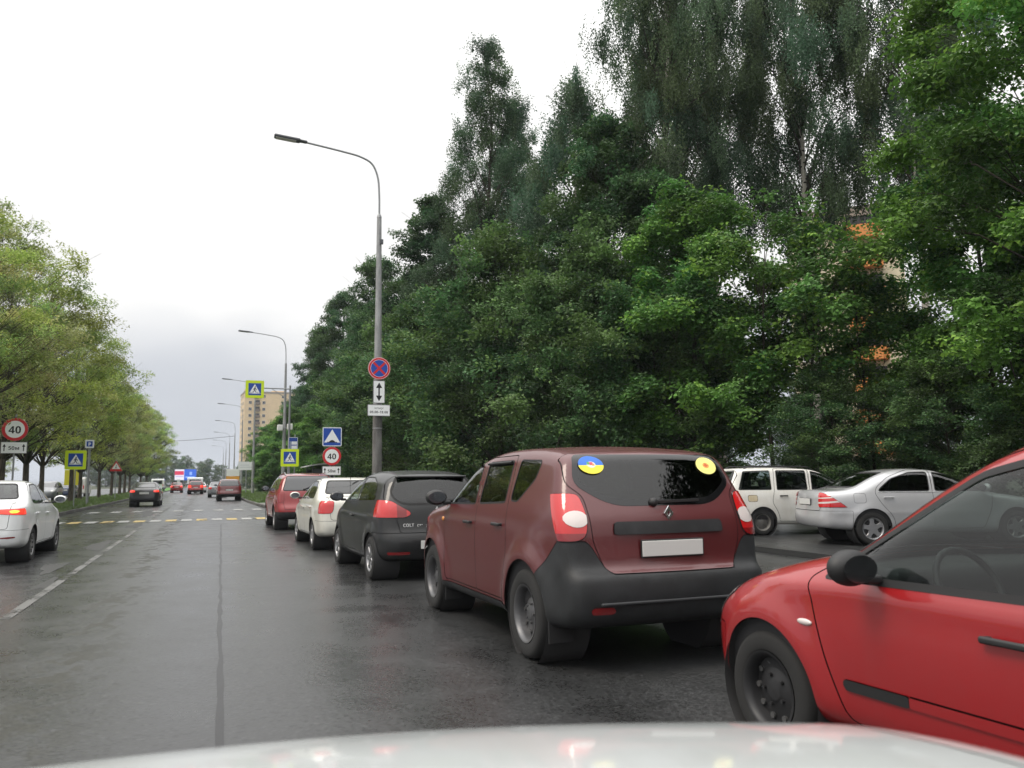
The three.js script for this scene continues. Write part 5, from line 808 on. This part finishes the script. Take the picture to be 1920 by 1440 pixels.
// ---------------------------------------------------------------- lamps, signs, shelter
const galv = std(lin(0.30, 0.31, 0.32), 0.5, 0.5), concrete = std(lin(0.30, 0.29, 0.27), 0.9, 0, { map: kerbTex }), lumMat = std(lin(0.10, 0.105, 0.115), 0.5, 0.3), signBack = std(lin(0.35, 0.36, 0.37), 0.55, 0.4), whiteSheet = std(lin(0.72, 0.72, 0.70), 0.5);
const poleTex = dataTex(128, 512, (i, j) => { const n = fbm(i / 128 * 8, j / 512 * 24, 4, 8, 24), g = grain[j * RN + i + 555]; const v = 150 + (n - 0.5) * 46 + (g - 0.5) * 20; return [v, v * 1.005, v * 1.01]; }, true), poleMat = std(0xffffff, 0.55, 0.25, { map: poleTex });
function streetLamp(x, z, label, detail) {
  const t = thing('street_lamp', label, 'street lamp', [x, 0, z], 0, 'lamps along the right kerb'), n = detail ? 20 : 10;
  part('pole_base', cyl(0.155, 0.145, 3.6, n, 0, -0.1, 0), detail ? std(0xffffff, 0.85, 0.05, { map: kerbTex }) : poleMat, t);
  part('pole', cyl(0.135, 0.072, 6.37, n, 0, 3.5, 0), poleMat, t); part('pole_cap', cyl(0.08, 0.05, 0.1, n, 0, 9.82, 0), galv, t);
  const pts = [V(0, 9.8, 0), V(-0.01, 10.6, 0), V(-0.07, 11.2, 0), V(-0.26, 11.6, 0), V(-0.62, 11.78, 0), V(-1.2, 11.88, 0), V(-2.6, 12.05, 0)];
  part('arm', limb(new THREE.CatmullRomCurve3(pts).getPoints(26), Array(27).fill(0.032), 8), galv, t);
  const lum = part('lamp_head', merge([rbox(0.80, 0.09, 0.26, 0.04, 0, 0, 0), rbox(0.30, 0.07, 0.16, 0.03, 0.46, 0, 0)]), lumMat, t); lum.position.set(-2.92, 12.07, 0); lum.rotation.z = -0.07;
  part('lamp_lens', rbox(0.62, 0.012, 0.20, 0.005, -0.04, -0.052, 0), std(lin(0.6, 0.6, 0.58), 0.3), lum);
  if (detail) { part('service_hatch', rbox(0.10, 0.34, 0.02, 0.01, 0, 0.75, 0.146), signBack, t); for (const [y, dy] of [[3.0, 0], [1.6, 0.02]]) part('pole_band', cyl(0.152, 0.152, 0.03, 18, 0, y, 0), galv, t); part('tape_scrap', new THREE.CylinderGeometry(0.158, 0.158, 0.16, 18, 1, true, 0.2, 1.6).translate(0, 2.1, 0), std(lin(0.13, 0.13, 0.12), 0.9), t); part('socket_box', rbox(0.09, 0.16, 0.08, 0.01, 0.07, 9.0, 0.09), lumMat, t); }
  return t;
}
const lampNth = ['nearest street lamp, carrying the no-stopping sign', 'second street lamp along the right kerb', 'third street lamp along the right kerb', 'fourth street lamp along the right kerb', 'fifth street lamp along the right kerb', 'sixth street lamp along the right kerb', 'seventh street lamp along the right kerb', 'eighth street lamp along the right kerb'];
[[4.95, -25.0], [5.1, -59.5], [4.5, -88], [4.4, -116], [4.4, -148], [4.4, -182], [4.4, -216], [4.4, -250]].forEach(([x, z], i) => streetLamp(x, z, lampNth[i], i === 0));

function canvasTex(w, h, draw) { const c = document.createElement('canvas'); c.width = w; c.height = h; draw(c.getContext('2d'), w, h); const t = new THREE.CanvasTexture(c); t.colorSpace = THREE.SRGBColorSpace; t.anisotropy = 4; return t; }
const RED = '#c8242b', BLUE = '#1a4aa8', ACID = '#d8f022';
function pedestrian(q, x, y, s) {                         // white triangle, walker and stripes
  q.fillStyle = '#f2f4f6'; q.beginPath(); q.moveTo(x + s / 2, y + s * 0.07); q.lineTo(x + s * 0.95, y + s * 0.86); q.lineTo(x + s * 0.05, y + s * 0.86); q.fill();
  q.strokeStyle = '#1c2340'; q.fillStyle = '#1c2340'; q.lineCap = 'round'; q.lineWidth = s * 0.045; q.beginPath(); q.arc(x + s * 0.53, y + s * 0.30, s * 0.045, 0, TAU); q.fill();
  const L = (...p) => { q.beginPath(); q.moveTo(x + p[0] * s, y + p[1] * s); for (let i = 2; i < p.length; i += 2) q.lineTo(x + p[i] * s, y + p[i + 1] * s); q.stroke(); };
  q.lineWidth = s * 0.075; L(0.52, 0.38, 0.49, 0.56); q.lineWidth = s * 0.045; L(0.49, 0.56, 0.56, 0.66, 0.62, 0.78); L(0.49, 0.56, 0.44, 0.68, 0.36, 0.76); L(0.52, 0.40, 0.60, 0.48, 0.63, 0.56); L(0.52, 0.40, 0.43, 0.46, 0.40, 0.54);
  q.lineWidth = s * 0.03; q.lineCap = 'butt'; for (const k of [0.16, 0.28, 0.74, 0.86]) L(0.5 + (k - 0.5) * 0.9, 0.72, 0.5 + (k - 0.5) * 1.12, 0.85);
}
const faceCross = canvasTex(256, 256, (q, w) => { q.fillStyle = ACID; q.fillRect(0, 0, w, w); q.fillStyle = BLUE; q.fillRect(40, 40, 176, 176); pedestrian(q, 40, 40, 176); });
const faceBump = canvasTex(256, 256, (q, w) => { q.fillStyle = '#e9edf0'; q.fillRect(0, 0, w, w); q.fillStyle = BLUE; q.fillRect(10, 10, 236, 236); q.fillStyle = '#eef1f3'; q.beginPath(); q.moveTo(128, 26); q.lineTo(236, 206); q.lineTo(20, 206); q.fill(); q.fillStyle = '#15171c'; q.beginPath(); q.moveTo(78, 206); q.quadraticCurveTo(128, 140, 178, 206); q.fill(); q.fillRect(60, 198, 136, 9); });
const face40 = canvasTex(256, 256, (q, w) => { q.fillStyle = RED; q.fillRect(0, 0, w, w); q.fillStyle = '#eef0ef'; q.beginPath(); q.arc(128, 128, 96, 0, TAU); q.fill(); q.fillStyle = '#16181b'; q.font = 'bold 112px sans-serif'; q.textAlign = 'center'; q.textBaseline = 'middle'; q.fillText('40', 128, 134); });
const face50 = canvasTex(256, 128, (q, w, h) => { q.fillStyle = '#1b1d20'; q.fillRect(0, 0, w, h); q.fillStyle = '#e8eaea'; q.fillRect(4, 4, w - 8, h - 8); q.fillStyle = '#1b1d20'; q.font = 'bold 58px sans-serif'; q.textAlign = 'center'; q.textBaseline = 'middle'; q.fillText('50м', 128, 68); for (const x of [34, 222]) { q.fillRect(x - 5, 46, 10, 56); q.beginPath(); q.moveTo(x, 22); q.lineTo(x + 17, 54); q.lineTo(x - 17, 54); q.fill(); } });
const faceStop = canvasTex(256, 256, (q, w) => { q.fillStyle = RED; q.fillRect(0, 0, w, w); q.fillStyle = BLUE; q.beginPath(); q.arc(128, 128, 98, 0, TAU); q.fill(); q.strokeStyle = RED; q.lineWidth = 26; q.lineCap = 'butt'; q.beginPath(); q.moveTo(52, 52); q.lineTo(204, 204); q.moveTo(204, 52); q.lineTo(52, 204); q.stroke(); q.strokeStyle = '#e7dfe4'; q.lineWidth = 4; q.beginPath(); q.arc(128, 128, 98, 0, TAU); q.stroke(); q.beginPath(); q.arc(128, 128, 123, 0, TAU); q.stroke(); });
const faceArrow = canvasTex(128, 256, (q, w, h) => { q.fillStyle = '#202226'; q.fillRect(0, 0, w, h); q.fillStyle = '#eceeee'; q.fillRect(4, 4, w - 8, h - 8); q.fillStyle = '#17181b'; q.fillRect(56, 70, 16, 116); q.beginPath(); q.moveTo(64, 20); q.lineTo(98, 84); q.lineTo(30, 84); q.fill(); q.beginPath(); q.moveTo(64, 236); q.lineTo(98, 172); q.lineTo(30, 172); q.fill(); });
const faceTime = canvasTex(256, 128, (q, w, h) => { q.fillStyle = '#202226'; q.fillRect(0, 0, w, h); q.fillStyle = '#eceeee'; q.fillRect(4, 4, w - 8, h - 8); q.fillStyle = '#2b2d31'; q.textAlign = 'center'; q.textBaseline = 'middle'; q.font = '30px sans-serif'; q.fillText('четверг', 128, 38); q.font = 'bold 38px sans-serif'; q.fillText('09.00–18.00', 128, 84, 226); });
const faceTri = canvasTex(256, 256, (q, w) => { q.fillStyle = RED; q.fillRect(0, 0, w, w); q.fillStyle = '#eef0ef'; q.beginPath(); q.moveTo(128, 52); q.lineTo(212, 206); q.lineTo(44, 206); q.fill(); q.strokeStyle = '#202226'; q.lineWidth = 9; q.beginPath(); q.moveTo(130, 128); q.lineTo(124, 158); q.lineTo(142, 190); q.moveTo(124, 158); q.lineTo(108, 190); q.stroke(); q.fillStyle = '#202226'; q.beginPath(); q.arc(132, 114, 9, 0, TAU); q.fill(); });
const facePark = canvasTex(128, 128, (q, w) => { q.fillStyle = '#e3e6e8'; q.fillRect(0, 0, w, w); q.fillStyle = BLUE; q.fillRect(22, 22, 84, 84); q.fillStyle = '#eef1f3'; q.font = 'bold 74px sans-serif'; q.textAlign = 'center'; q.textBaseline = 'middle'; q.fillText('P', 64, 68); });
const faceStopBus = canvasTex(128, 192, (q, w, h) => { q.fillStyle = '#e6eaec'; q.fillRect(0, 0, w, h); q.fillStyle = '#20469a'; q.fillRect(5, 5, w - 10, h - 10); q.fillStyle = '#e9edf0'; q.fillRect(40, 62, 78, 48); q.fillRect(40, 124, 78, 48); q.fillStyle = '#8b98a6'; q.fillRect(14, 62, 20, 110); });
const facePlain = canvasTex(128, 64, (q, w, h) => { q.fillStyle = '#e4e6e6'; q.fillRect(0, 0, w, h); q.fillStyle = '#c9cdcf'; q.fillRect(14, 40, 100, 5); q.fillRect(14, 24, 70, 5); });
const faceMat = t => std(0xffffff, 0.45, 0, { map: t });
const F = { cross: faceMat(faceCross), bump: faceMat(faceBump), s40: faceMat(face40), s50: faceMat(face50), stop: faceMat(faceStop), arrow: faceMat(faceArrow), time: faceMat(faceTime), tri: faceMat(faceTri), park: faceMat(facePark), bus: faceMat(faceStopBus), plain: faceMat(facePlain) };
function rrect(w, h, r) { const s = new THREE.Shape(), x = w / 2, y = h / 2; s.moveTo(-x + r, -y); s.lineTo(x - r, -y); s.quadraticCurveTo(x, -y, x, -y + r); s.lineTo(x, y - r); s.quadraticCurveTo(x, y, x - r, y); s.lineTo(-x + r, y); s.quadraticCurveTo(-x, y, -x, y - r); s.lineTo(-x, -y + r); s.quadraticCurveTo(-x, -y, -x + r, -y); return s; }
function plateOn(parent, kind, face, w, h, y, z, x = 0, name = 'sign_plate') {
  const sh = kind === 'disc' ? new THREE.Shape().absarc(0, 0, w / 2, 0, TAU) : kind === 'tri' ? new THREE.Shape(roundPoly([[0, h / 2], [w / 2, -h / 2], [-w / 2, -h / 2]], 0.07).map(p => new THREE.Vector2(...p))) : rrect(w, h, Math.min(w, h) * 0.07);
  const g = new THREE.Group(); g.name = name; g.position.set(x, y, z); parent.add(g);
  part('backing', new THREE.ExtrudeGeometry(sh, { depth: 0.02, bevelEnabled: true, bevelSize: 0.004, bevelThickness: 0.004, bevelSegments: 1, curveSegments: 20 }), signBack, g);
  const fg = new THREE.ShapeGeometry(sh, 24).translate(0, 0, 0.027), p = fg.attributes.position, uv = fg.attributes.uv; for (let i = 0; i < p.count; i++) uv.setXY(i, p.getX(i) / w + 0.5, p.getY(i) / h + 0.5); part('face', fg, F[face], g);
  for (const q of kind === 'tri' ? [0] : [-0.25, 0.25]) part('bracket', box(0.14, 0.03, 0.05, 0, q * h, -0.027), galv, g); return g;
}
// signs strapped to the near lamp
for (const [k, f, w, h, y, name, label] of [['disc', 'stop', 0.7, 0.7, 4.88, 'no_stopping_sign', 'round no-stopping sign, blue with a red cross, on the near lamp post'], ['rect', 'arrow', 0.36, 0.7, 4.14, 'arrow_plate', 'white plate with a black up and down arrow on the near lamp post'], ['rect', 'time', 0.7, 0.35, 3.56, 'time_plate', 'white plate with opening hours below the arrow plate']]) { const t = thing(name, label, 'sign', [4.95, y, -25.0], 0); plateOn(t, k, f, w, h, 0, 0.20); }
function post(t, h, x = 0, z = 0, r = 0.032) { part('post', cyl(r, r, h + 0.1, 12, x, -0.1, z), galv, t); part('post_cap', new THREE.SphereGeometry(r * 1.02, 10, 6, 0, TAU, 0, Math.PI / 2).translate(x, h, z), galv, t); }
{ const t = thing('sign_post', 'sign post with blue speed-bump, round 40 and distance plates', 'sign', [4.72, 0.1, -33.2]); post(t, 3.45, -0.06); post(t, 3.45, 0.12, -0.05); plateOn(t, 'rect', 'bump', 0.76, 0.76, 3.08, 0.05); plateOn(t, 'disc', 's40', 0.74, 0.74, 2.30, 0.05); plateOn(t, 'rect', 's50', 0.74, 0.36, 1.71, 0.05); }
{ const t = thing('crossing_sign', 'acid yellow framed pedestrian crossing sign on the right kerb', 'sign', [4.25, 0.1, -45.9]); post(t, 3.1); plateOn(t, 'rect', 'cross', 0.96, 0.96, 2.60, 0.05); }
{ const t = thing('crossing_gantry', 'pole with an arm holding a crossing sign over the road', 'sign', [4.35, 0.1, -47.6]); part('pole', cyl(0.075, 0.055, 6.9, 14, 0, -0.1, 0), galv, t); part('arm', limb([V(0, 6.6, 0), V(-2.1, 6.62, 0)], [0.04, 0.035], 8), galv, t); part('arm_brace', limb([V(0, 5.9, 0), V(-1.0, 6.58, 0)], [0.02, 0.02], 6), galv, t); plateOn(t, 'rect', 'cross', 1.0, 1.0, 6.52, 0.06, -1.95); }
{ const t = thing('bus_stop_sign', 'small blue bus-stop sign above the right crossing sign', 'sign', [4.62, 0.1, -47.0]); post(t, 3.9); plateOn(t, 'rect', 'bus', 0.5, 0.72, 3.42, 0.05, -0.1); }
{ const t = thing('camera_box', 'white twin camera boxes strapped to the second lamp post', 'camera', [5.1, 5.2, -59.5]); part('camera_housing', rbox(0.36, 0.42, 0.5, 0.04, -0.34, 0, 0.3), whiteSheet, t); part('camera_housing', rbox(0.36, 0.42, 0.5, 0.04, 0.34, 0.08, 0.3), whiteSheet, t); part('mounting_bar', box(0.9, 0.06, 0.06, 0, 0, 0.14), galv, t); }
{ const t = thing('sign_post', 'round 40 sign with distance plate on the left verge', 'sign', [-6.3, 0.1, -32.4]); post(t, 3.7); plateOn(t, 'disc', 's40', 0.80, 0.80, 3.20, 0.05); plateOn(t, 'rect', 's50', 0.80, 0.40, 2.56, 0.05); }
{ const t = thing('crossing_sign', 'acid yellow framed pedestrian crossing sign on the left verge', 'sign', [-6.35, 0.1, -47]); post(t, 3.0); plateOn(t, 'rect', 'cross', 0.98, 0.98, 2.52, 0.05); }
{ const t = thing('parking_sign', 'grey pole with a small parking sign on the left verge', 'sign', [-6.3, 0.1, -51.6]); part('pole', cyl(0.07, 0.06, 3.9, 14, 0, -0.1, 0), galv, t); plateOn(t, 'rect', 'park', 0.46, 0.46, 3.55, 0.08); }
{ const t = thing('warning_sign', 'red-bordered triangular warning sign on the left verge', 'sign', [-6.4, 0.1, -67.6]); post(t, 3.1); plateOn(t, 'tri', 'tri', 0.9, 0.8, 2.62, 0.05); }
{ const t = thing('yellow_board', 'small yellow board behind the left trees', 'sign', [-9.9, 0, -72]); post(t, 2.6, 0, 0, 0.05); part('board', rbox(1.1, 1.2, 0.06, 0.02, 0, 1.9, 0.07), std(lin(0.75, 0.68, 0.04), 0.5), t); }
{ const t = thing('yellow_board', 'yellow board at the left edge behind the white saloon roof', 'sign', [-13.9, 0, -60]); post(t, 2.6, 0, 0, 0.05); part('board', rbox(1.6, 0.7, 0.06, 0.02, 0, 2.2, 0.07), std(lin(0.75, 0.62, 0.04), 0.5), t); }
{ const t = thing('white_board', 'white board on a post right of the maroon car', 'sign', [4.0, 0.1, -92]); post(t, 3.3, 0, 0, 0.05); plateOn(t, 'rect', 'plain', 1.7, 0.9, 3.05, 0.06, 0, 'board'); }
// bus shelter
{
  const t = thing('bus_shelter', 'grey bus shelter with a shallow curved roof behind the speed limit sign', 'bus shelter', [7.4, 0.1, -55]); const fr = std(lin(0.10, 0.105, 0.11), 0.5, 0.3);
  for (const [x, z] of [[-1.0, -1.6], [-1.0, 1.6], [1.0, -1.6], [1.0, 1.6]]) part('post', cyl(0.045, 0.045, 2.3, 10, x, -0.05, z), fr, t);
  const r = new THREE.Shape(); r.moveTo(-1.4, 0); r.quadraticCurveTo(0, 0.34, 1.3, 0.02); r.lineTo(1.3, 0.08); r.quadraticCurveTo(0, 0.42, -1.4, 0.06); part('roof', new THREE.ExtrudeGeometry(r, { depth: 3.8, bevelEnabled: false }).translate(0, 2.22, -1.9), std(lin(0.42, 0.43, 0.42), 0.6), t);
  part('back_panel', box(0.03, 1.8, 3.1, 0.98, 1.2, 0), std(lin(0.06, 0.065, 0.07), 0.2), t); part('side_panel', box(1.9, 1.8, 0.03, 0, 1.2, -1.6), std(lin(0.07, 0.075, 0.08), 0.2), t); part('side_panel', box(1.9, 1.8, 0.03, 0, 1.2, 1.6), std(lin(0.07, 0.075, 0.08), 0.2), t);
  part('bench', box(0.4, 0.06, 2.4, 0.7, 0.5, 0), trimBlack, t); for (const z of [-0.9, 0.9]) part('bench_leg', box(0.3, 0.45, 0.05, 0.7, 0.25, z), fr, t);
}
// cable strung across the road
lone('overhead_cable', limb(new THREE.CatmullRomCurve3([V(4.4, 9.4, -148), V(-4, 8.6, -149), V(-12, 8.5, -150)]).getPoints(16), Array(17).fill(0.035), 5), trimBlack, 'thin cable strung from a far lamp post over the road', 'cable');
// red and white striped post beyond the black hatchback
{ const t = thing('striped_post', 'red and white post seen between black hatchback and sport utility', 'post', [8.2, 0.1, -24.6], 0.3); part('post', cyl(0.05, 0.05, 1.15, 12, 0, -0.05, 0), whiteSheet, t); part('red_panel', rbox(0.16, 0.30, 0.05, 0.02, 0.05, 1.28, 0), std(lin(0.6, 0.06, 0.05), 0.5), t); part('white_panel', rbox(0.16, 0.18, 0.05, 0.02, -0.06, 1.02, 0.02), whiteSheet, t); }
// ---------------------------------------------------------------- buildings, billboard, truck, walker
const stucco = (r, g, b, s) => std(0xffffff, 0.9, 0, { map: (() => { const t = dataTex(256, 256, (i, j) => { const n = fbm(i / 256 * 6, j / 256 * 6 + s, 5, 6, 6), q = grain[j * RN + i + s * 40] - 0.5; const w = 1 + (n - 0.5) * 0.16 + q * 0.05; return [r * w, g * w, b * w]; }, true); t.repeat.set(0.08, 0.08); return t; })() });
function block(name, label, pos, turn, w, d, h, wall, floors, cols, sideCols, o = {}) {
  const t = thing(name, label, 'building', pos, turn); const wb = new THREE.BoxGeometry(w, h, d).translate(0, h / 2, 0); part('wall', wb, wall, t);
  part('parapet', merge([box(w + 0.4, 0.9, 0.5, 0, h + 0.45, d / 2 - 0.1), box(w + 0.4, 0.9, 0.5, 0, h + 0.45, -d / 2 + 0.1), box(0.5, 0.9, d - 0.8, w / 2 - 0.1, h + 0.45, 0), box(0.5, 0.9, d - 0.8, -w / 2 + 0.1, h + 0.45, 0)]), o.trim || std(lin(0.28, 0.24, 0.2), 0.9), t);
  const fh = h / floors, frame = merge([box(1.5, 0.1, 0.16, 0, 0.7, 0.02), box(1.5, 0.1, 0.16, 0, -0.7, 0.02), box(0.1, 1.3, 0.16, -0.7, 0, 0.02), box(0.1, 1.3, 0.16, 0.7, 0, 0.02), box(0.06, 1.3, 0.1, 0.1, 0, 0.02)]), pane = box(1.34, 1.3, 0.04), fm = std(lin(0.5, 0.5, 0.48), 0.6), rail = box(3.0, 1.0, 0.12), slab = box(3.0, 0.16, 1.1);
  const win = (x, y, z, r) => { const g = new THREE.Group(); g.name = 'window'; g.position.set(x, y, z); g.rotation.y = r; t.add(g); part('frame', frame, fm, g); part('pane', pane, glassFar, g); };
  for (let f = 0; f < floors; f++) { const y = (f + 0.55) * fh;
    cols.forEach(x => win(x, y, d / 2 + 0.02, 0)); sideCols.forEach(z => win(-w / 2 - 0.02, y, z, -Math.PI / 2));
    (o.balconies || []).forEach(([x, m]) => { const g = new THREE.Group(); g.name = 'balcony'; g.position.set(x, y - 0.9, d / 2); t.add(g); part('slab', slab.clone().translate(0, 0, 0.56), m, g); part('railing', rail.clone().translate(0, 0.55, 1.05), m, g); part('recess_shade', box(2.6, 1.5, 0.05, 0, 1.35, 0.03), trimBlack, g); });  // flat black panel on the wall stands in for shade inside the balcony
  }
  if (o.roof) for (const [x, z, ww, hh] of o.roof) part('roof_cabin', box(ww, hh, 5, x, h + hh / 2, z), wall, t);
  return t;
}
const cream = stucco(216, 192, 156, 1), orange = std(lin(0.62, 0.24, 0.07), 0.85);
block('tower_block', 'tall cream tower block at the end of the right-hand trees', [29.5, -0.06, -432], 0.06, 27, 20, 46, cream, 14, [-10.8, -4.2, 5.2, 8.6, 11.8], [-5, 0, 5], { balconies: [[-7.5, std(lin(0.16, 0.12, 0.10), 0.9)]], roof: [[-11, 4, 4, 2.4], [4, 0, 7, 2.2]] });
block('apartment_block', 'orange and cream apartment block glimpsed through the right-hand trees', [57.6, -0.06, -60], rad(-44), 9.5, 14, 24.5, stucco(206, 196, 170, 2), 9, [-3.2], [-4, 4], { balconies: [[1.6, orange]] });
// billboard with a lit screen
{
  const t = thing('billboard', 'lit roadside billboard, red and white beside blue, at the end of the road', 'billboard', [-5.1, 0, -225], 0.03);
  part('pylon', box(0.7, 2.4, 0.6, -1.6, 1.1, 0), std(lin(0.45, 0.46, 0.47), 0.6), t); part('frame', rbox(5.4, 3.0, 0.5, 0.05, 0, 3.5, 0), std(lin(0.12, 0.14, 0.2), 0.6), t);
  const tex = canvasTex(256, 128, (q, w, h) => { q.fillStyle = '#e9e6ef'; q.fillRect(0, 0, 112, h); q.fillStyle = '#d8335a'; q.fillRect(0, 20, 108, 46); q.fillStyle = '#c9bfe6'; q.fillRect(8, 76, 96, 16); q.fillStyle = '#2f66d6'; q.fillRect(112, 0, 144, h); q.fillStyle = '#8fb0f4'; q.fillRect(176, 30, 30, 40); q.fillRect(128, 84, 110, 18); q.fillStyle = '#dfe4fb'; q.fillRect(150, 104, 92, 12); });
  part('screen', new THREE.PlaneGeometry(5.1, 2.7).translate(0, 3.5, 0.262), new THREE.MeshStandardMaterial({ color: 0x111111, emissive: 0xffffff, emissiveMap: tex, emissiveIntensity: 0.8, roughness: 0.5 }), t);
}
// white and orange board on the right verge
{
  const t = thing('works_board', 'white board with an orange lower band on dark posts, right verge beyond the maroon car', 'sign', [3.45, 0.1, -120], 0);
  for (const x of [-0.6, 0.6]) part('post', box(0.14, 3.0, 0.12, x, 1.4, -0.06), trimBlack, t); part('white_panel', rbox(1.75, 0.98, 0.08, 0.02, 0, 2.66, 0.05), whiteSheet, t); part('orange_panel', rbox(1.75, 0.5, 0.08, 0.02, 0, 1.90, 0.05), std(lin(0.68, 0.30, 0.03), 0.55), t);
}
// white van
function van(label, x, z, turn, mat, name = 'white_van') {
  const t = thing(name, label, 'van', [x, 0, z], turn), side = new THREE.Shape(roundPoly([[-2.5, 0.35, 0.1], [-2.5, 0.95, 0.15], [-2.0, 1.15, 0.2], [-1.45, 1.95, 0.3], [2.4, 2.05, 0.15], [2.5, 0.4, 0.1]], 0.1).map(p => new THREE.Vector2(...p)));
  part('body_shell', new THREE.ExtrudeGeometry(side, { depth: 1.8, bevelEnabled: true, bevelSize: 0.06, bevelThickness: 0.08, bevelSegments: 2 }).translate(0, 0, -0.9).rotateY(-Math.PI / 2), mat, t);
  part('rear_window', box(1.4, 0.55, 0.03, 0, 1.55, 2.585), glassFar, t); part('windscreen', box(1.5, 0.9, 0.03).rotateX(-0.55).translate(0, 1.55, -1.80), glassFar, t); for (const s of [-1, 1]) { part('side_window', box(0.03, 0.5, 1.0, 0.985 * s, 1.5, -1.0), glassFar, t); part('tail_lamp', rbox(0.1, 0.4, 0.05, 0.02, 0.82 * s, 1.05, 2.575), lampRed, t); }
  const g = wheelGeos(0.33, 0.2, 'steel', 16); for (const zz of [-1.6, 1.6]) for (const s of [-1, 1]) { const w = new THREE.Group(); w.name = 'wheel'; w.position.set(0.86 * s, 0.33, zz); w.rotation.y = s > 0 ? 0 : Math.PI; t.add(w); part('tyre', g.tyre, tyreMat, w); part('rim', g.rim, steelRim, w); }
}
van('white van far off in the middle of the road', -1.4, -118.5, 0, P_white); van('white van parked below the billboard', -7.6, -150, 0, P_white); van('white van parked behind the left verge signs', -15.2, -56, 0.05, P_oldwhite); van('white van parked farther along the left side road', -13.5, -103, 0, P_oldwhite);
// walker on the right pavement
{
  const cap = (a, b, r0, r1) => { const d = [b[0] - a[0], b[1] - a[1], b[2] - a[2]], L = d[0] * d[0] + d[1] * d[1] + d[2] * d[2]; return (x, y, z) => { const t = clamp(((x - a[0]) * d[0] + (y - a[1]) * d[1] + (z - a[2]) * d[2]) / L, 0, 1); return Math.hypot(x - a[0] - d[0] * t, y - a[1] - d[1] * t, z - a[2] - d[2] * t) - lerp(r0, r1, t); }; };
  const B = [cap([0, 0.95, 0], [0, 1.22, 0], 0.14, 0.15), cap([-0.13, 1.40, 0], [0.13, 1.40, 0], 0.085, 0.085), cap([0, 1.22, 0], [0, 1.40, 0], 0.15, 0.12), cap([0, 1.42, 0], [0, 1.54, -0.01], 0.055, 0.05), cap([0, 1.58, -0.01], [0, 1.66, 0.0], 0.085, 0.095),
    cap([-0.09, 0.92, 0], [-0.10, 0.50, -0.10], 0.095, 0.065), cap([-0.10, 0.50, -0.10], [-0.10, 0.08, -0.06], 0.06, 0.042), cap([-0.10, 0.05, -0.06], [-0.10, 0.04, -0.22], 0.042, 0.036), cap([0.09, 0.92, 0], [0.10, 0.50, 0.05], 0.095, 0.065), cap([0.10, 0.50, 0.05], [0.10, 0.09, 0.22], 0.06, 0.042), cap([0.10, 0.06, 0.22], [0.10, 0.04, 0.08], 0.042, 0.036),
    cap([-0.20, 1.38, 0], [-0.25, 1.10, 0.05], 0.06, 0.048), cap([-0.25, 1.10, 0.05], [-0.24, 0.86, -0.04], 0.045, 0.036), cap([0.20, 1.38, 0], [0.25, 1.10, -0.04], 0.06, 0.048), cap([0.25, 1.10, -0.04], [0.24, 0.87, -0.12], 0.045, 0.036)];
  for (const s of [-1, 1]) for (let k = 0; k < 4; k++) B.push(cap([0.24 * s, 0.82, -0.06 - k * 0.022], [0.235 * s, 0.74 - (k === 1 ? 0.015 : 0), -0.07 - k * 0.022], 0.011, 0.009)); for (const s of [-1, 1]) B.push(cap([0.24 * s, 0.85, -0.04], [0.225 * s, 0.79, -0.145], 0.012, 0.010), cap([0.24 * s, 0.86, -0.07], [0.24 * s, 0.81, -0.09], 0.03, 0.032));
  B.push(cap([0, 1.62, -0.10], [0, 1.60, -0.118], 0.018, 0.012), cap([-0.095, 1.61, 0], [-0.1, 1.63, 0.01], 0.018, 0.018), cap([0.095, 1.61, 0], [0.1, 1.63, 0.01], 0.018, 0.018));
  const f = (x, y, z) => { let d = 9; for (const b of B) d = smin(d, b(x, y, z), 0.03); return d; };
  let soup = netMesh(f, [-0.4, -0.05, -0.35], [0.4, 1.85, 0.35], 0.02, false);
  const t = thing('person', 'person in dark clothes and red cap walking beyond the red estate', 'person', [5.6, 0.115, -58], 0.3);
  let cl, tr, sk;[sk, soup] = split(soup, (x, y) => 1.46 - y);[cl, tr] = split(soup, (x, y, z) => 0.93 - y - (Math.abs(x) > 0.2 ? 0.2 : 0)); part('body', soupGeo(sk), std(lin(0.42, 0.27, 0.2), 0.6), t); part('jacket', soupGeo(cl, 0.006), std(lin(0.02, 0.022, 0.03), 0.9), t); part('trousers', soupGeo(tr), std(lin(0.025, 0.028, 0.04), 0.9), t);
  part('cap', merge([new THREE.SphereGeometry(0.112, 18, 10, 0, TAU, 0, Math.PI / 2).translate(0, 1.655, 0), new THREE.CylinderGeometry(0.09, 0.09, 0.015, 18).scale(1, 1, 0.8).translate(0, 1.665, -0.10)]), std(lin(0.55, 0.04, 0.05), 0.7), t);
}
renderer.render(scene, camera);
